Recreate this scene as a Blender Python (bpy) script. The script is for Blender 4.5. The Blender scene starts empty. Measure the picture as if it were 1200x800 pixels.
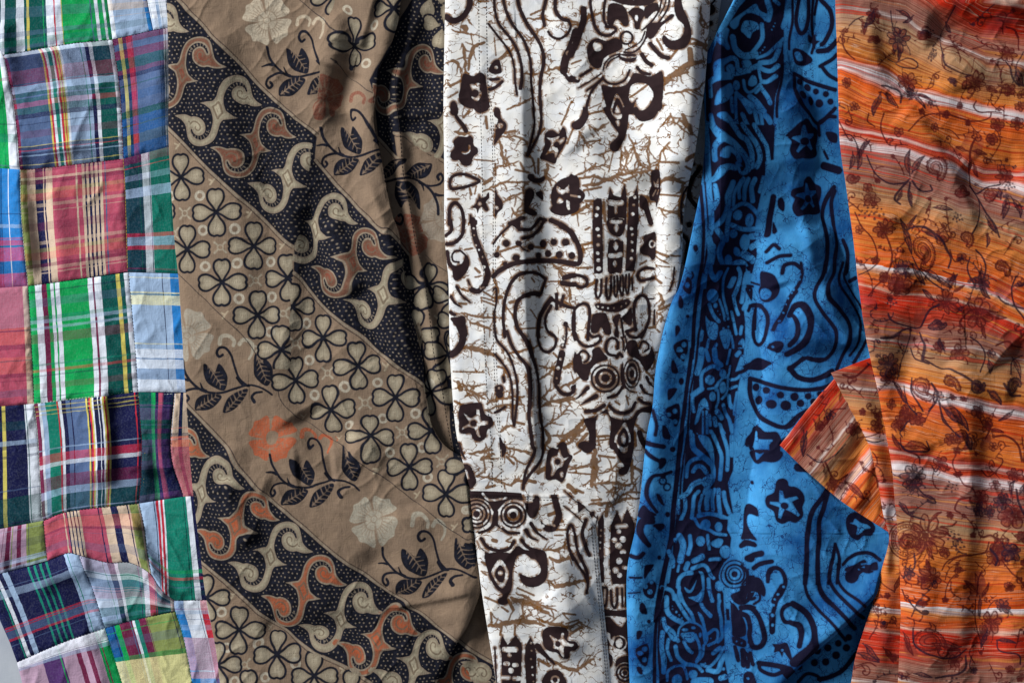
# Five patterned garments laid side by side on a pale table, seen from straight above.
import bpy, math, random
import numpy as np
from mathutils import Vector

# ------------------------------------------------------------------ camera, world, light, exposure
S = 0.00075                    # one cloth unit (one 1200th of the picture width) in metres
scene = bpy.context.scene
scene.render.engine = 'CYCLES'
scene.render.resolution_x, scene.render.resolution_y = 1024, 682
scene.view_settings.view_transform = 'Standard'
scene.view_settings.look = 'None'
scene.view_settings.exposure = 0.0
scene.view_settings.gamma = 1.0
scene.view_settings.use_curve_mapping = False

CAM_H = 2.6
cam = bpy.data.cameras.new('camera')
cam.sensor_width = 36.0
cam.lens = 36.0 * (CAM_H - 14 * S) / (1200 * S)
cam.clip_end = 50.0
cam_ob = bpy.data.objects.new('camera', cam)
scene.collection.objects.link(cam_ob)
cam_ob.location = (0, 0, CAM_H)
scene.camera = cam_ob

world = bpy.data.worlds.new('World')
scene.world = world
world.use_nodes = True
world.node_tree.nodes['Background'].inputs['Color'].default_value = (0.72, 0.82, 1.0, 1)
world.node_tree.nodes['Background'].inputs['Strength'].default_value = 0.11

lamp = bpy.data.lights.new('window_light', 'AREA')
lamp.shape = 'RECTANGLE'
lamp.size, lamp.size_y = 1.7, 1.7
lamp.energy = 345.0
lamp.color = (1.0, 0.985, 0.965)
lamp_ob = bpy.data.objects.new('window_light', lamp)
scene.collection.objects.link(lamp_ob)
lamp_ob.location = (-3.8, 1.95, 2.3)
lamp_ob.rotation_euler = (Vector((0.0, 0.0, 0.0)) - lamp_ob.location).to_track_quat('-Z', 'Y').to_euler()

# ------------------------------------------------------------------ helpers: colour, noise, splines
def lin(c):
    return tuple(((v / 255) / 12.92 if v / 255 <= 0.04045 else ((v / 255 + 0.055) / 1.055) ** 2.4) for v in c) + (1.0,)

def vnoise(w, h, cx, cy, seed):
    """smooth value noise on a w x h grid, cells cx by cy"""
    rng = np.random.default_rng(seed)
    gx, gy = int(w / cx) + 4, int(h / cy) + 4
    g = rng.uniform(-1, 1, (gy, gx)).astype(np.float32)
    x = np.arange(w) / cx; y = np.arange(h) / cy
    ix, iy = x.astype(int), y.astype(int)
    fx, fy = x - ix, y - iy
    fx = (fx * fx * (3 - 2 * fx)).astype(np.float32); fy = (fy * fy * (3 - 2 * fy)).astype(np.float32)
    a = g[iy][:, ix]; b = g[iy][:, ix + 1]; c = g[iy + 1][:, ix]; d = g[iy + 1][:, ix + 1]
    fx = fx[None, :]; fy = fy[:, None]
    return (a * (1 - fx) + b * fx) * (1 - fy) + (c * (1 - fx) + d * fx) * fy

def catmull(pts, step=2.5, closed=False):
    P = np.asarray(pts, float)
    n = len(P)
    if n < 3 and not closed:
        return P
    if closed:
        Q = np.vstack([P[-1], P, P[0], P[1]]); segs = n
    else:
        Q = np.vstack([2 * P[0] - P[1], P, 2 * P[-1] - P[-2]]); segs = n - 1
    out = []
    for i in range(segs):
        p0, p1, p2, p3 = Q[i], Q[i + 1], Q[i + 2], Q[i + 3]
        k = max(2, int(np.hypot(*(p2 - p1)) / step) + 1)
        t = (np.arange(k) / k)[:, None]
        out.append(0.5 * ((2 * p1) + (p2 - p0) * t + (2 * p0 - 5 * p1 + 4 * p2 - p3) * t ** 2 + (3 * p1 - p0 - 3 * p2 + p3) * t ** 3))
    if not closed:
        out.append(P[-1:])
    return np.vstack(out)

RES = 2            # print field samples per cloth unit
class Field:
    """signed distance of a print colour over a piece of cloth (negative = inked)"""
    def __init__(self, x0, y0, x1, y1):
        self.x0, self.y0 = x0, y0
        self.w, self.h = int((x1 - x0) * RES) + 1, int((y1 - y0) * RES) + 1
        self.d = np.full((self.h, self.w), 4.0, np.float32)
    bleed = 0.0          # how far resist wax spreads beyond its drawn edge
    def win(self, bx0, by0, bx1, by1):
        m = 3.5
        i0 = max(0, int((bx0 - m - self.x0) * RES)); i1 = min(self.w, int((bx1 + m - self.x0) * RES) + 2)
        j0 = max(0, int((by0 - m - self.y0) * RES)); j1 = min(self.h, int((by1 + m - self.y0) * RES) + 2)
        if i1 <= i0 or j1 <= j0:
            return None
        X = (self.x0 + np.arange(i0, i1, dtype=np.float32) / RES)[None, :]
        Y = (self.y0 + np.arange(j0, j1, dtype=np.float32) / RES)[:, None]
        return slice(j0, j1), slice(i0, i1), X, Y
    def put(self, sj, si, d, erase):
        v = self.d[sj, si]
        if erase:
            np.maximum(v, self.bleed - d, out=v)
        else:
            np.minimum(v, d, out=v)
    def stroke(self, pts, w0, w1=None, erase=False):
        P = np.asarray(pts, float); n = len(P)
        hw = np.linspace(w0, w0 if w1 is None else w1, n) / 2
        if n == 1:
            P = np.vstack([P, P + 1e-3]); hw = np.r_[hw, hw]; n = 2
        for i in range(n - 1):
            a, b = P[i], P[i + 1]; m = max(hw[i], hw[i + 1])
            q = self.win(min(a[0], b[0]) - m, min(a[1], b[1]) - m, max(a[0], b[0]) + m, max(a[1], b[1]) + m)
            if q is None:
                continue
            sj, si, X, Y = q
            vx, vy = b - a
            L2 = vx * vx + vy * vy + 1e-9
            t = np.clip(((X - a[0]) * vx + (Y - a[1]) * vy) / L2, 0, 1)
            d = np.sqrt((X - a[0] - t * vx) ** 2 + (Y - a[1] - t * vy) ** 2) - (hw[i] + t * (hw[i + 1] - hw[i]))
            self.put(sj, si, d, erase)
    def fill(self, pts, erase=False):
        P = np.asarray(pts, float)
        q = self.win(P[:, 0].min(), P[:, 1].min(), P[:, 0].max(), P[:, 1].max())
        if q is None:
            return
        sj, si, X, Y = q
        best = np.full((Y.shape[0], X.shape[1]), 1e9, np.float32); inside = np.zeros(best.shape, bool)
        for i in range(len(P)):
            a, b = P[i - 1], P[i]
            vx, vy = b - a; L2 = vx * vx + vy * vy + 1e-9
            t = np.clip(((X - a[0]) * vx + (Y - a[1]) * vy) / L2, 0, 1)
            np.minimum(best, (X - a[0] - t * vx) ** 2 + (Y - a[1] - t * vy) ** 2, out=best)
            if a[1] != b[1]:
                inside ^= ((a[1] > Y) != (b[1] > Y)) & (X < (b[0] - a[0]) * (Y - a[1]) / (b[1] - a[1]) + a[0])
        d = np.sqrt(best)
        d[inside] *= -1
        self.put(sj, si, d, erase)
    def ellipse(self, x, y, rx, ry, erase=False):
        q = self.win(x - rx, y - ry, x + rx, y + ry)
        if q is None:
            return
        sj, si, X, Y = q
        d = (np.sqrt(((X - x) / rx) ** 2 + ((Y - y) / ry) ** 2) - 1) * min(rx, ry)
        self.put(sj, si, d, erase)
    def ring(self, x, y, r, w, erase=False):
        q = self.win(x - r - w, y - r - w, x + r + w, y + r + w)
        if q is None:
            return
        sj, si, X, Y = q
        self.put(sj, si, np.abs(np.sqrt((X - x) ** 2 + (Y - y) ** 2) - r) - w / 2, erase)
    def sample(self, x, y):
        return bil(self.d, (x - self.x0) * RES, (y - self.y0) * RES)

def bil(A, fx, fy):
    h, w = A.shape[:2]
    fx = np.abs(fx); fx = (w - 1) - np.abs((w - 1) - fx); fy = np.abs(fy); fy = (h - 1) - np.abs((h - 1) - fy)     # beyond its raster the cloth repeats mirrored
    fx = np.clip(fx, 0, w - 1.001); fy = np.clip(fy, 0, h - 1.001)
    ix, iy = fx.astype(int), fy.astype(int)
    tx, ty = fx - ix, fy - iy
    return (A[iy, ix] * (1 - tx) + A[iy, ix + 1] * tx) * (1 - ty) + (A[iy + 1, ix] * (1 - tx) + A[iy + 1, ix + 1] * tx) * ty

rnd = random.Random(7)
def draw(text, ink, second, wash=None, wide=1.0):
    """print tracing: every line holds strokes (s, t), fills (f, p), discs, rings and dye veins (v)"""
    ox = oy = 0.0; sc = 1.0
    def pt(q):
        a, b = q.split(','); return (ox + float(a) / sc, oy + float(b) / sc)
    for line in text.split('\n'):
        for op in line.split(';'):
            tk = op.split()
            if not tk:
                continue
            c = tk[0]
            if c[0] == '@':
                ox, oy, sc = float(c[1:]), float(tk[1]), float(tk[2]); continue
            erase = c[0] == '-'; F = second if c[0] == '~' else ink
            c = c.lstrip('-~'); a = tk[1:]
            if c == 's':
                F.stroke(catmull([pt(q) for q in a[1:]]), float(a[0]) / sc * (wide if erase else 1), None, erase)
            elif c == 't':
                F.stroke(catmull([pt(q) for q in a[2:]]), float(a[0]) / sc, float(a[1]) / sc, erase)
            elif c == 'f':
                F.fill(catmull([pt(q) for q in a], 3, True), erase)
            elif c == 'p':
                F.fill([pt(q) for q in a], erase)
            elif c == 'd':
                x, y = pt(a[0]); r = float(a[1]) / sc; F.ellipse(x, y, r, r, erase)
            elif c == 'e':
                x, y = pt(a[0]); F.ellipse(x, y, float(a[1]) / sc, float(a[2]) / sc, erase)
            elif c == 'r':
                x, y = pt(a[0]); F.ring(x, y, float(a[1]) / sc, float(a[2]) / sc, erase)
            elif c == 'z':
                wash.fill(catmull([pt(q) for q in a], 3, True))
            elif c == 'v':
                vein(second, catmull([pt(q) for q in a[1:]], 3), float(a[0]) / sc)
            else:
                x, y = pt(a[0]); k = [float(q) for q in a[1:]]
                motif(F, wash, c, x, y, k, sc)

def vein(F, P, w):
    """a dye vein that ran through the cracked wax: ragged, with thin offshoots"""
    P = P.copy(); n = len(P); o = 0.0
    t = np.gradient(P, axis=0) if n > 1 else P * 0; t /= np.hypot(t[:, 0], t[:, 1])[:, None] + 1e-9
    for i in range(n):
        o = o * .8 + rnd.uniform(-1.1, 1.1)
        P[i] += np.array((-t[i][1], t[i][0])) * o + (rnd.uniform(-.3, .3), rnd.uniform(-.3, .3))
    P = catmull(P, 1.6); n = len(P)
    for i in range(n - 1):
        f = 0.45 + 0.55 * math.sin(math.pi * (i + .5) / max(1, n - 1))
        ww = max(.7, w * .85 * f * rnd.uniform(.5, 1.2))
        F.stroke(P[i:i + 2], ww)
        for _b in range(rnd.choice((0, 0, 0, 1))):
            d = P[i + 1] - P[i]; ang = math.atan2(d[1], d[0]) + rnd.choice((-1, 1)) * rnd.uniform(.3, 1.3)
            q = P[i]; Q = [q]
            for _ in range(rnd.randint(2, 7)):
                ang += rnd.uniform(-.4, .4)
                q = q + np.array((math.cos(ang), math.sin(ang))) * rnd.uniform(1.5, 3.2); Q.append(q)
            F.stroke(Q, rnd.uniform(.6, 1.3), .3)

def rot(P, a, x, y):
    P = np.asarray(P, float); c, s = math.cos(a), math.sin(a)
    return np.c_[x + P[:, 0] * c - P[:, 1] * s, y + P[:, 0] * s + P[:, 1] * c]

def closed(C):
    return np.vstack([C, C[:1]])
def motif(F, wash, c, x, y, k, sc):
    """engraved-looking flowers, leaves, curls and paisleys of the printed cloth"""
    U = rnd.uniform
    if c == 'F':
        r, n, a0 = k[0] / sc, int(k[1]), k[2] + U(-.3, .3)
        for i in range(n):
            a = a0 + i * 2 * math.pi / n + U(-.1, .1); q = r * U(.82, 1.12); hw = math.pi / n * U(.8, 1.05)
            P = [(q * .22, 0), (q * .55, -q * hw * .6), (q * .86, -q * hw * .5), (q * (.9 + U(0, .15)), -q * .06), (q * .88, q * hw * .42), (q * .55, q * hw * .6)]
            C = catmull(rot(P, a, x, y), 1.2, True)
            if r < 7:
                wash.fill(C); F.stroke(closed(C), .9)
                if r < 5.5:
                    F.stroke(rot([(q * .35, 0), (q * .8, 0)], a, x, y), 1.3, .8)
            else:
                F.stroke(closed(C), 1.15); wash.fill(C)
                for m in (-.22, 0, .22):
                    F.stroke(rot([(q * .34, q * m * .4), (q * (.78 - abs(m) * .5), q * m)], a, x, y), .8, .35)
        F.ellipse(x, y, r * .16 + .3, r * .16 + .3)
        if r > 7:
            F.ring(x, y, r * .3, .7)
            for i in range(int(n * .6)):                 # a few sepals and buds beyond the petals
                a = a0 + U(0, 6.3); q = r * U(1.1, 1.4)
                F.stroke(catmull(rot([(r * .9, 0), (q, r * .15), (q * 1.15, r * .35)], a, x, y), 1.2), 1.0, .5)
                F.ellipse(*rot([(q * 1.15, r * .35)], a, x, y)[0], .8, .8)
    elif c == 'L':
        L, a = k[0] / sc, k[1]; b = U(-.14, .14) * L
        top = [(-L * .5, 0), (-L * .2, -L * .15 + b * .6), (L * .2, -L * .12 + b), (L * .52, b * .4)]
        bot = [(L * .52, b * .4), (L * .22, L * .06 + b), (-L * .15, L * .11 + b * .6), (-L * .5, 0)]
        T, B = catmull(rot(top, a, x, y), 1.4), catmull(rot(bot, a, x, y), 1.4)
        F.stroke(T, .7, 1.5); F.stroke(B, 1.5, .6); wash.fill(np.vstack([T, B]))
        mid = catmull(rot([(-L * .62, L * .05), (-L * .1, b * .6), (L * .25, b * .9), (L * .45, b * .45)], a, x, y), 1.4); F.stroke(mid, 1.2, .4)
        for t in (.3, .45, .6, .75):
            m = mid[int(t * (len(mid) - 1))]
            for sg in (1, -1):
                F.stroke(np.vstack([m, rot([(L * .1, sg * L * .075)], a, *m)]), .7, .3)
    elif c == 'C':
        r, a, fl = k[0] / sc * .42, k[1], -1 if k[2] else 1
        P = [(r * (1 - t / 3.3) * math.cos(t * 2.3), fl * r * (1 - t / 3.3) * math.sin(t * 2.3)) for t in np.linspace(0, 3, 20)]
        P = [(r * 1.9, -fl * r * 2.6), (r * 1.5, -fl * r * 1.7), (r * 1.2, -fl * r * .8)] + P
        C = catmull(rot(P, a, x, y), 1.3)
        F.stroke(C, .8, 1.5); F.ellipse(*C[-1], 1.1, 1.1)
        for t, sg in ((.12, 1), (.22, -1), (.34, 1)):        # small leaves on the outside of the curl
            m = C[int(t * (len(C) - 1))]; d = C[int(t * (len(C) - 1)) + 1] - m; an = math.atan2(d[1], d[0]) + sg * .8
            F.stroke(catmull(rot([(0, 0), (r * .5, sg * r * .15), (r * .85, sg * r * .5)], an, *m), 1.2), 1.7, .5)
    elif c in 'PQ':
        if c == 'Q':
            R = k[0] / sc
            for f, w in ((1, 1.3), (.86, .8), (.66, 1.0), (.5, .7), (.26, 1.2)):
                F.ring(x, y, R * f, w)
            for i in range(30):
                a = i * 2 * math.pi / 30; F.ellipse(x + R * .76 * math.cos(a), y + R * .76 * math.sin(a), .8, .8)
            wash.ellipse(x, y, R * .45, R * .45); return
        L, a, fl = k[0] / sc, k[1], -1 if k[2] else 1
        base = [(-.5, .05), (-.42, -.2), (-.12, -.34), (.2, -.25), (.42, -.05), (.5, .2), (.38, .34), (.24, .26), (.3, .14), (.2, .16), (-.1, .3), (-.38, .26)]
        for f, w in ((1, 1.4), (.84, .7), (.6, 1.0), (.34, .8)):
            C = catmull(rot([(L * f * px - L * .06 * (1 - f), fl * L * f * py) for px, py in base], a, x, y), 1.4, True)
            F.stroke(closed(C), w)
            if f == 1:
                out = C
            if f == .6:
                wash.fill(C)
        for i in range(0, len(out), 3):
            o = out[i] + (out[i] - (x, y)) * .08
            F.ellipse(o[0], o[1], .75, .75)
    elif c == 'B':
        r = k[0] / sc
        for i in range(10):
            a = i * 2.4; q = r * .3 * math.sqrt(i)
            F.ring(x + q * math.cos(a), y + q * math.sin(a), .8, .9)

def tendrils(F, wash, n, x0, x1, y0, y1):
    """fine vines with paired leaves between the big motifs"""
    for _ in range(n):
        x, y, a = rnd.uniform(x0, x1), rnd.uniform(y0, y1), rnd.uniform(0, 6.3); P = [(x, y)]; k = rnd.uniform(-.25, .25)
        for i in range(rnd.randint(6, 14)):
            a += k + rnd.uniform(-.15, .15); k *= rnd.uniform(.9, 1.25)
            x += 3.6 * math.cos(a); y += 3.6 * math.sin(a); P.append((x, y))
            if i % 2:
                sg = rnd.choice((1, -1)); b = a + sg * .9; L = rnd.uniform(3, 6)
                F.stroke(catmull([(x, y), (x + L * .5 * math.cos(b), y + L * .5 * math.sin(b)), (x + L * math.cos(b + sg * .4), y + L * math.sin(b + sg * .4))], 1.2), rnd.uniform(1.2, 2.2), .4)
        F.stroke(catmull(P, 1.5), 1.2, .7)
        for i in range(5):
            b = i * 1.257; F.ellipse(x + 1.6 * math.cos(b), y + 1.6 * math.sin(b), .9, .9)
# ------------------------------------------------------------------ helpers: meshes and node materials
def arc(P, n):
    P = catmull(P, 1.5) if len(P) > 2 else np.asarray(P, float)
    d = np.r_[0, np.cumsum(np.hypot(*np.diff(P, axis=0).T))]
    t = np.linspace(0, d[-1], n)
    return np.c_[np.interp(t, d, P[:, 0]), np.interp(t, d, P[:, 1])]

def coons(T, R, B, L, nu, nv):
    T, B, L, R = arc(T, nu), arc(B, nu), arc(L, nv), arc(R, nv)
    u = np.linspace(0, 1, nu)[None, :, None]; v = np.linspace(0, 1, nv)[:, None, None]
    G = (1 - v) * T[None] + v * B[None] + (1 - u) * L[:, None] + u * R[:, None]
    G -= (1 - u) * (1 - v) * T[0] + u * (1 - v) * T[-1] + (1 - u) * v * B[0] + u * v * B[-1]
    return G

def skirt(G, Z, side, r, n=6, rest=None):
    """roll one edge of the cloth down and under, as a folded garment edge does"""
    if side in 'TB':
        G = np.swapaxes(G, 0, 1); Z = Z.T
    fl = side in 'LT'
    if fl:
        G = G[:, ::-1]; Z = Z[:, ::-1]
    e = G[:, -1]; o = e - G[:, -3]; o /= np.hypot(o[:, 0], o[:, 1])[:, None] + 1e-9
    gs, zs = [], []
    for k in range(1, n + 1):
        a = math.pi * k / n
        gs.append(e + o * r * math.sin(a) * (1 if k < n else -2)); zs.append(Z[:, -1] - r * (1 - math.cos(a)))
    G = np.concatenate([G, np.stack(gs, 1)], 1); Z = np.concatenate([Z, np.stack(zs, 1)], 1)
    if fl:
        G = G[:, ::-1]; Z = Z[:, ::-1]
    if side in 'TB':
        G = np.swapaxes(G, 0, 1); Z = Z.T
    return G, Z

def w3(x, y, z):
    return np.stack([(x - 600) * S, (400 - y) * S, z * S], -1)

def grid_object(name, G, Z, mat, parent, attrs=None, uv=None):
    nv, nu = G.shape[:2]
    me = bpy.data.meshes.new(name)
    co = w3(G[..., 0], G[..., 1], Z).astype(np.float32).reshape(-1)
    idx = np.arange(nv * nu, dtype=np.int32).reshape(nv, nu)
    q = np.stack([idx[:-1, :-1], idx[1:, :-1], idx[1:, 1:], idx[:-1, 1:]], -1).reshape(-1)
    nf = len(q) // 4
    me.vertices.add(nv * nu); me.vertices.foreach_set('co', co)
    me.loops.add(len(q)); me.loops.foreach_set('vertex_index', q)
    me.polygons.add(nf); me.polygons.foreach_set('loop_start', np.arange(0, len(q), 4, dtype=np.int32))
    me.polygons.foreach_set('use_smooth', np.ones(nf, bool))
    me.update(calc_edges=True)
    for k, v in (attrs or {}).items():
        if v.ndim == 3:
            at = me.attributes.new(k, 'FLOAT_VECTOR', 'POINT'); at.data.foreach_set('vector', v.astype(np.float32).reshape(-1))
        else:
            at = me.attributes.new(k, 'FLOAT', 'POINT'); at.data.foreach_set('value', v.astype(np.float32).reshape(-1))
    me.materials.append(mat)
    return link(name, me, parent)

def link(name, me, parent):
    ob = bpy.data.objects.new(name, me)
    scene.collection.objects.link(ob)
    if parent is not None:
        ob.parent = parent
        ob.location = -Vector(parent.location)
    return ob

def garment(name, x, y, label, category, group=None):
    o = bpy.data.objects.new(name, None)
    o.empty_display_size = 0.05
    scene.collection.objects.link(o)
    o.location = ((x - 600) * S, (400 - y) * S, 0)
    o['label'] = label; o['category'] = category
    if group:
        o['group'] = group
    return o

class NT:
    def __init__(self, name, rough=0.85, sheen=0.15):
        self.m = bpy.data.materials.new(name); self.m.use_nodes = True
        self.t = self.m.node_tree; self.b = self.t.nodes['Principled BSDF']
        self.b.inputs['Roughness'].default_value = rough
        self.b.inputs['Specular IOR Level'].default_value = 0.12
        self.b.inputs['Sheen Weight'].default_value = 0.0
        self.b.inputs['Sheen Roughness'].default_value = 0.6
        tc = self.n('ShaderNodeTexCoord')
        mp = self.n('ShaderNodeMapping'); mp.inputs['Scale'].default_value = (1 / S, 1 / S, 1 / S)
        self.l(tc.outputs['Object'], mp.inputs['Vector'])
        self.co = mp.outputs['Vector']         # cloth units
    def n(self, t, **k):
        o = self.t.nodes.new(t)
        for a, v in k.items():
            setattr(o, a, v)
        return o
    def l(self, a, b):
        self.t.links.new(a, b)
    def setin(self, sock, v):
        if isinstance(v, bpy.types.NodeSocket):
            self.l(v, sock)
        else:
            sock.default_value = v
    def math(self, op, a, b=0.0, c=None):
        o = self.n('ShaderNodeMath', operation=op)
        self.setin(o.inputs[0], a); self.setin(o.inputs[1], b)
        if c is not None:
            self.setin(o.inputs[2], c)
        return o.outputs[0]
    def rng(self, v, a, b, c=0.0, d=1.0, smooth=False):
        o = self.n('ShaderNodeMapRange'); o.interpolation_type = 'SMOOTHSTEP' if smooth else 'LINEAR'
        self.setin(o.inputs[0], v)
        for i, q in enumerate((a, b, c, d)):
            o.inputs[1 + i].default_value = q
        return o.outputs[0]
    def attr(self, name, vec=False):
        o = self.n('ShaderNodeAttribute', attribute_name=name)
        return o.outputs['Vector' if vec else 'Fac']
    def noise(self, scale, detail=2.0, stretch=(1, 1, 1), rough=0.5, vec=None, dist=0.0):
        mp = self.n('ShaderNodeMapping'); mp.inputs['Scale'].default_value = tuple(scale * q for q in stretch)
        self.l(vec or self.co, mp.inputs['Vector'])
        o = self.n('ShaderNodeTexNoise'); o.inputs['Scale'].default_value = 1.0
        o.inputs['Detail'].default_value = detail; o.inputs['Roughness'].default_value = rough
        o.inputs['Distortion'].default_value = dist
        self.l(mp.outputs[0], o.inputs['Vector'])
        return o.outputs['Fac']
    def mix(self, f, a, b, blend='MIX'):
        o = self.n('ShaderNodeMix', data_type='RGBA', blend_type=blend)
        self.setin(o.inputs['Factor'], f); self.setin(o.inputs['A'], a); self.setin(o.inputs['B'], b)
        return o.outputs['Result']
    def ramp(self, f, stops, const=False):
        o = self.n('ShaderNodeValToRGB'); r = o.color_ramp
        r.interpolation = 'CONSTANT' if const else 'LINEAR'
        while len(r.elements) > 1:
            r.elements.remove(r.elements[-1])
        for i, (p, c) in enumerate(stops):
            e = r.elements[0] if i == 0 else r.elements.new(p)
            e.position = p; e.color = c
        self.setin(o.inputs[0], f)
        return o.outputs['Color'], o.outputs['Alpha']
    def ink(self, name, soft=0.45, wob=0.5, scale=0.5, grow=0.0):
        """crisp coverage of a printed colour, its edge a little uneven"""
        v = self.attr(name)
        if wob:
            v = self.math('MULTIPLY_ADD', self.math('SUBTRACT', self.noise(scale, 2.0), 0.5), wob * 2, v)
        return self.rng(v, soft + grow, grow - soft), v
    def finish(self, col, weave=0.35, wrinkle=0.6, wscale=0.09, stretch=(1, 1, 1), dirt=0.12):
        # thread-level colour variation and relief
        th = self.noise(0.9, 1.0, (0.10, 1.6, 1)); tv = self.noise(0.9, 1.0, (1.6, 0.10, 1))
        f = self.math('ADD', th, tv)
        g = self.rng(f, 0.6, 1.4, 1 - dirt, 1 + dirt)
        mul = self.n('ShaderNodeMix', data_type='RGBA', blend_type='MULTIPLY'); mul.inputs['Factor'].default_value = 1.0
        cc = self.n('ShaderNodeCombineColor')
        for i in range(3):
            self.l(g, cc.inputs[i])
        self.setin(mul.inputs['A'], col); self.l(cc.outputs[0], mul.inputs['B'])
        self.l(mul.outputs['Result'], self.b.inputs['Base Color'])
        b1 = self.n('ShaderNodeBump'); b1.inputs['Strength'].default_value = 1.0; b1.inputs['Distance'].default_value = S * wrinkle
        self.l(self.noise(wscale, 4.0, stretch, 0.55, dist=0.6), b1.inputs['Height'])
        b2 = self.n('ShaderNodeBump'); b2.inputs['Strength'].default_value = 1.0; b2.inputs['Distance'].default_value = S * weave
        self.l(f, b2.inputs['Height']); self.l(b1.outputs[0], b2.inputs['Normal'])
        self.l(b2.outputs[0], self.b.inputs['Normal'])
        return self.m

def plain(name, rgb, rough=0.8):
    m = NT(name, rough)
    return m.finish(lin(rgb), 0.2, 0.2)

class Height:
    """height of a cloth over the table, in cloth units, on a 1-unit raster"""
    def __init__(self, x0, y0, x1, y1, base):
        self.x0, self.y0 = x0, y0
        self.w, self.h = x1 - x0 + 1, y1 - y0 + 1
        self.z = np.full((self.h, self.w), float(base), np.float32)
        self.X = (x0 + np.arange(self.w, dtype=np.float32))[None, :]; self.Y = (y0 + np.arange(self.h, dtype=np.float32))[:, None]
    def ridge(self, amp, wl, wr, *pts, fade=None):
        """fold along a line: amp high, falling off over wl on its left hand and wr on its right hand (walking down the points)"""
        P = catmull(pts, 6)
        best = np.full(self.z.shape, 1e9, np.float32); side = np.zeros(self.z.shape, np.float32); along = np.zeros(self.z.shape, np.float32)
        n = len(P) - 1
        for i in range(n):
            a, b = P[i], P[i + 1]; vx, vy = b - a; L2 = vx * vx + vy * vy + 1e-9
            t = np.clip(((self.X - a[0]) * vx + (self.Y - a[1]) * vy) / L2, 0, 1)
            dx, dy = self.X - a[0] - t * vx, self.Y - a[1] - t * vy
            d = dx * dx + dy * dy
            k = d < best
            best = np.where(k, d, best); side = np.where(k, vx * dy - vy * dx, side); along = np.where(k, (i + t) / n, along)
        d = np.sqrt(best)
        w = np.where(side > 0, wl, wr)      # wl: towards smaller x when the points run down the picture
        g = np.exp(-(d / w) ** 2 * 1.2)
        e = np.clip(np.minimum(along, 1 - along) * 6, 0, 1) if fade is None else np.ones_like(d)
        self.z += 1.6 * amp * g * (0.15 + 0.85 * e * e * (3 - 2 * e))
        return self
    def noise(self, amp, cx, cy, seed):
        self.z += amp * vnoise(self.w, self.h, cx, cy, seed); return self
    def crumple(self, amp, cx, cy, seed, shear=0.0):
        """irregular fine creases: thin crests where two soft fields cross"""
        big = vnoise(self.w + 900, self.h, cx, cy, seed)
        sh = (np.arange(self.h) * shear).astype(int) % 450
        n = np.stack([big[j, sh[j]:sh[j] + self.w] for j in range(self.h)])
        m = np.clip(vnoise(self.w, self.h, cx * 3, cy * 3, seed + 500) * 1.4 + .4, 0, 1)
        self.z += .72 * amp * m * (1 - np.abs(n)) ** 3.4
        return self
    def drawn(self, G, k):
        """cloth coordinates after gathering: the print is pulled in along the slopes of the folds"""
        gy, gx = np.gradient(self.z)
        for _ in range(3):                                   # soften
            gx = (gx + np.roll(gx, 3, 1) + np.roll(gx, -3, 1) + np.roll(gx, 3, 0) + np.roll(gx, -3, 0)) / 5
            gy = (gy + np.roll(gy, 3, 1) + np.roll(gy, -3, 1) + np.roll(gy, 3, 0) + np.roll(gy, -3, 0)) / 5
        x, y = G[..., 0], G[..., 1]
        dx = np.clip(bil(gx, x - self.x0, y - self.y0) * k, -5, 5); dy = np.clip(bil(gy, x - self.x0, y - self.y0) * k, -5, 5)
        return np.stack([x + dx, y + dy], -1)
    def at(self, x, y):
        return bil(self.z, x - self.x0, y - self.y0)

def edge(tbl):
    """x of a garment edge at every y"""
    P = catmull([(x, y) for y, x in tbl], 3)
    return lambda y: np.interp(y, P[:, 1], P[:, 0])

def sheet(L, R, y0, y1, step=1.0):
    ny = int((y1 - y0) / step) + 1
    y = np.linspace(y0, y1, ny)
    l, r = L(y), R(y)
    nx = int((r - l).max() / step) + 1
    u = np.linspace(0, 1, nx)[None, :]
    x = l[:, None] * (1 - u) + r[:, None] * u
    return np.stack([x, np.repeat(y[:, None], nx, 1)], -1)

def dashes(name, lines, mat, parent, Hf, w=0.5, on=3.2, off=1.6, lift=0.6):
    """sewing thread: a row of short raised stitches along each line"""
    V, F = [], []
    for pts in lines:
        P = catmull(pts, 1.0)
        d = np.r_[0, np.cumsum(np.hypot(*np.diff(P, axis=0).T))]
        s = 0.0
        while s + on < d[-1]:
            a = np.array([np.interp(s, d, P[:, 0]), np.interp(s, d, P[:, 1])]); e = s + on
            b = np.array([np.interp(e, d, P[:, 0]), np.interp(e, d, P[:, 1])])
            t = (b - a) / (np.hypot(*(b - a)) + 1e-9); nrm = np.array([-t[1], t[0]]) * w
            m = (a + b) / 2
            za, zb, zm = (float(Hf(np.array([q[0]]), np.array([q[1]]))[0]) for q in (a, b, m))
            k = len(V)
            for q, z in ((a - nrm * .5, za - .1), (a + nrm * .5, za - .1), (m - nrm, zm + lift * .6), (m + nrm, zm + lift * .6), (m, zm + lift), (b - nrm * .5, zb - .1), (b + nrm * .5, zb - .1)):
                V.append(w3(q[0], q[1], z))
            F += [(k, k + 2, k + 4), (k, k + 4, k + 1), (k + 1, k + 4, k + 3), (k + 2, k + 5, k + 4), (k + 4, k + 5, k + 6), (k + 4, k + 6, k + 3)]
            s += on + off
    me = bpy.data.meshes.new(name)
    me.from_pydata([tuple(v) for v in V], [], F); me.materials.append(mat)
    return link(name, me, parent)

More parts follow.
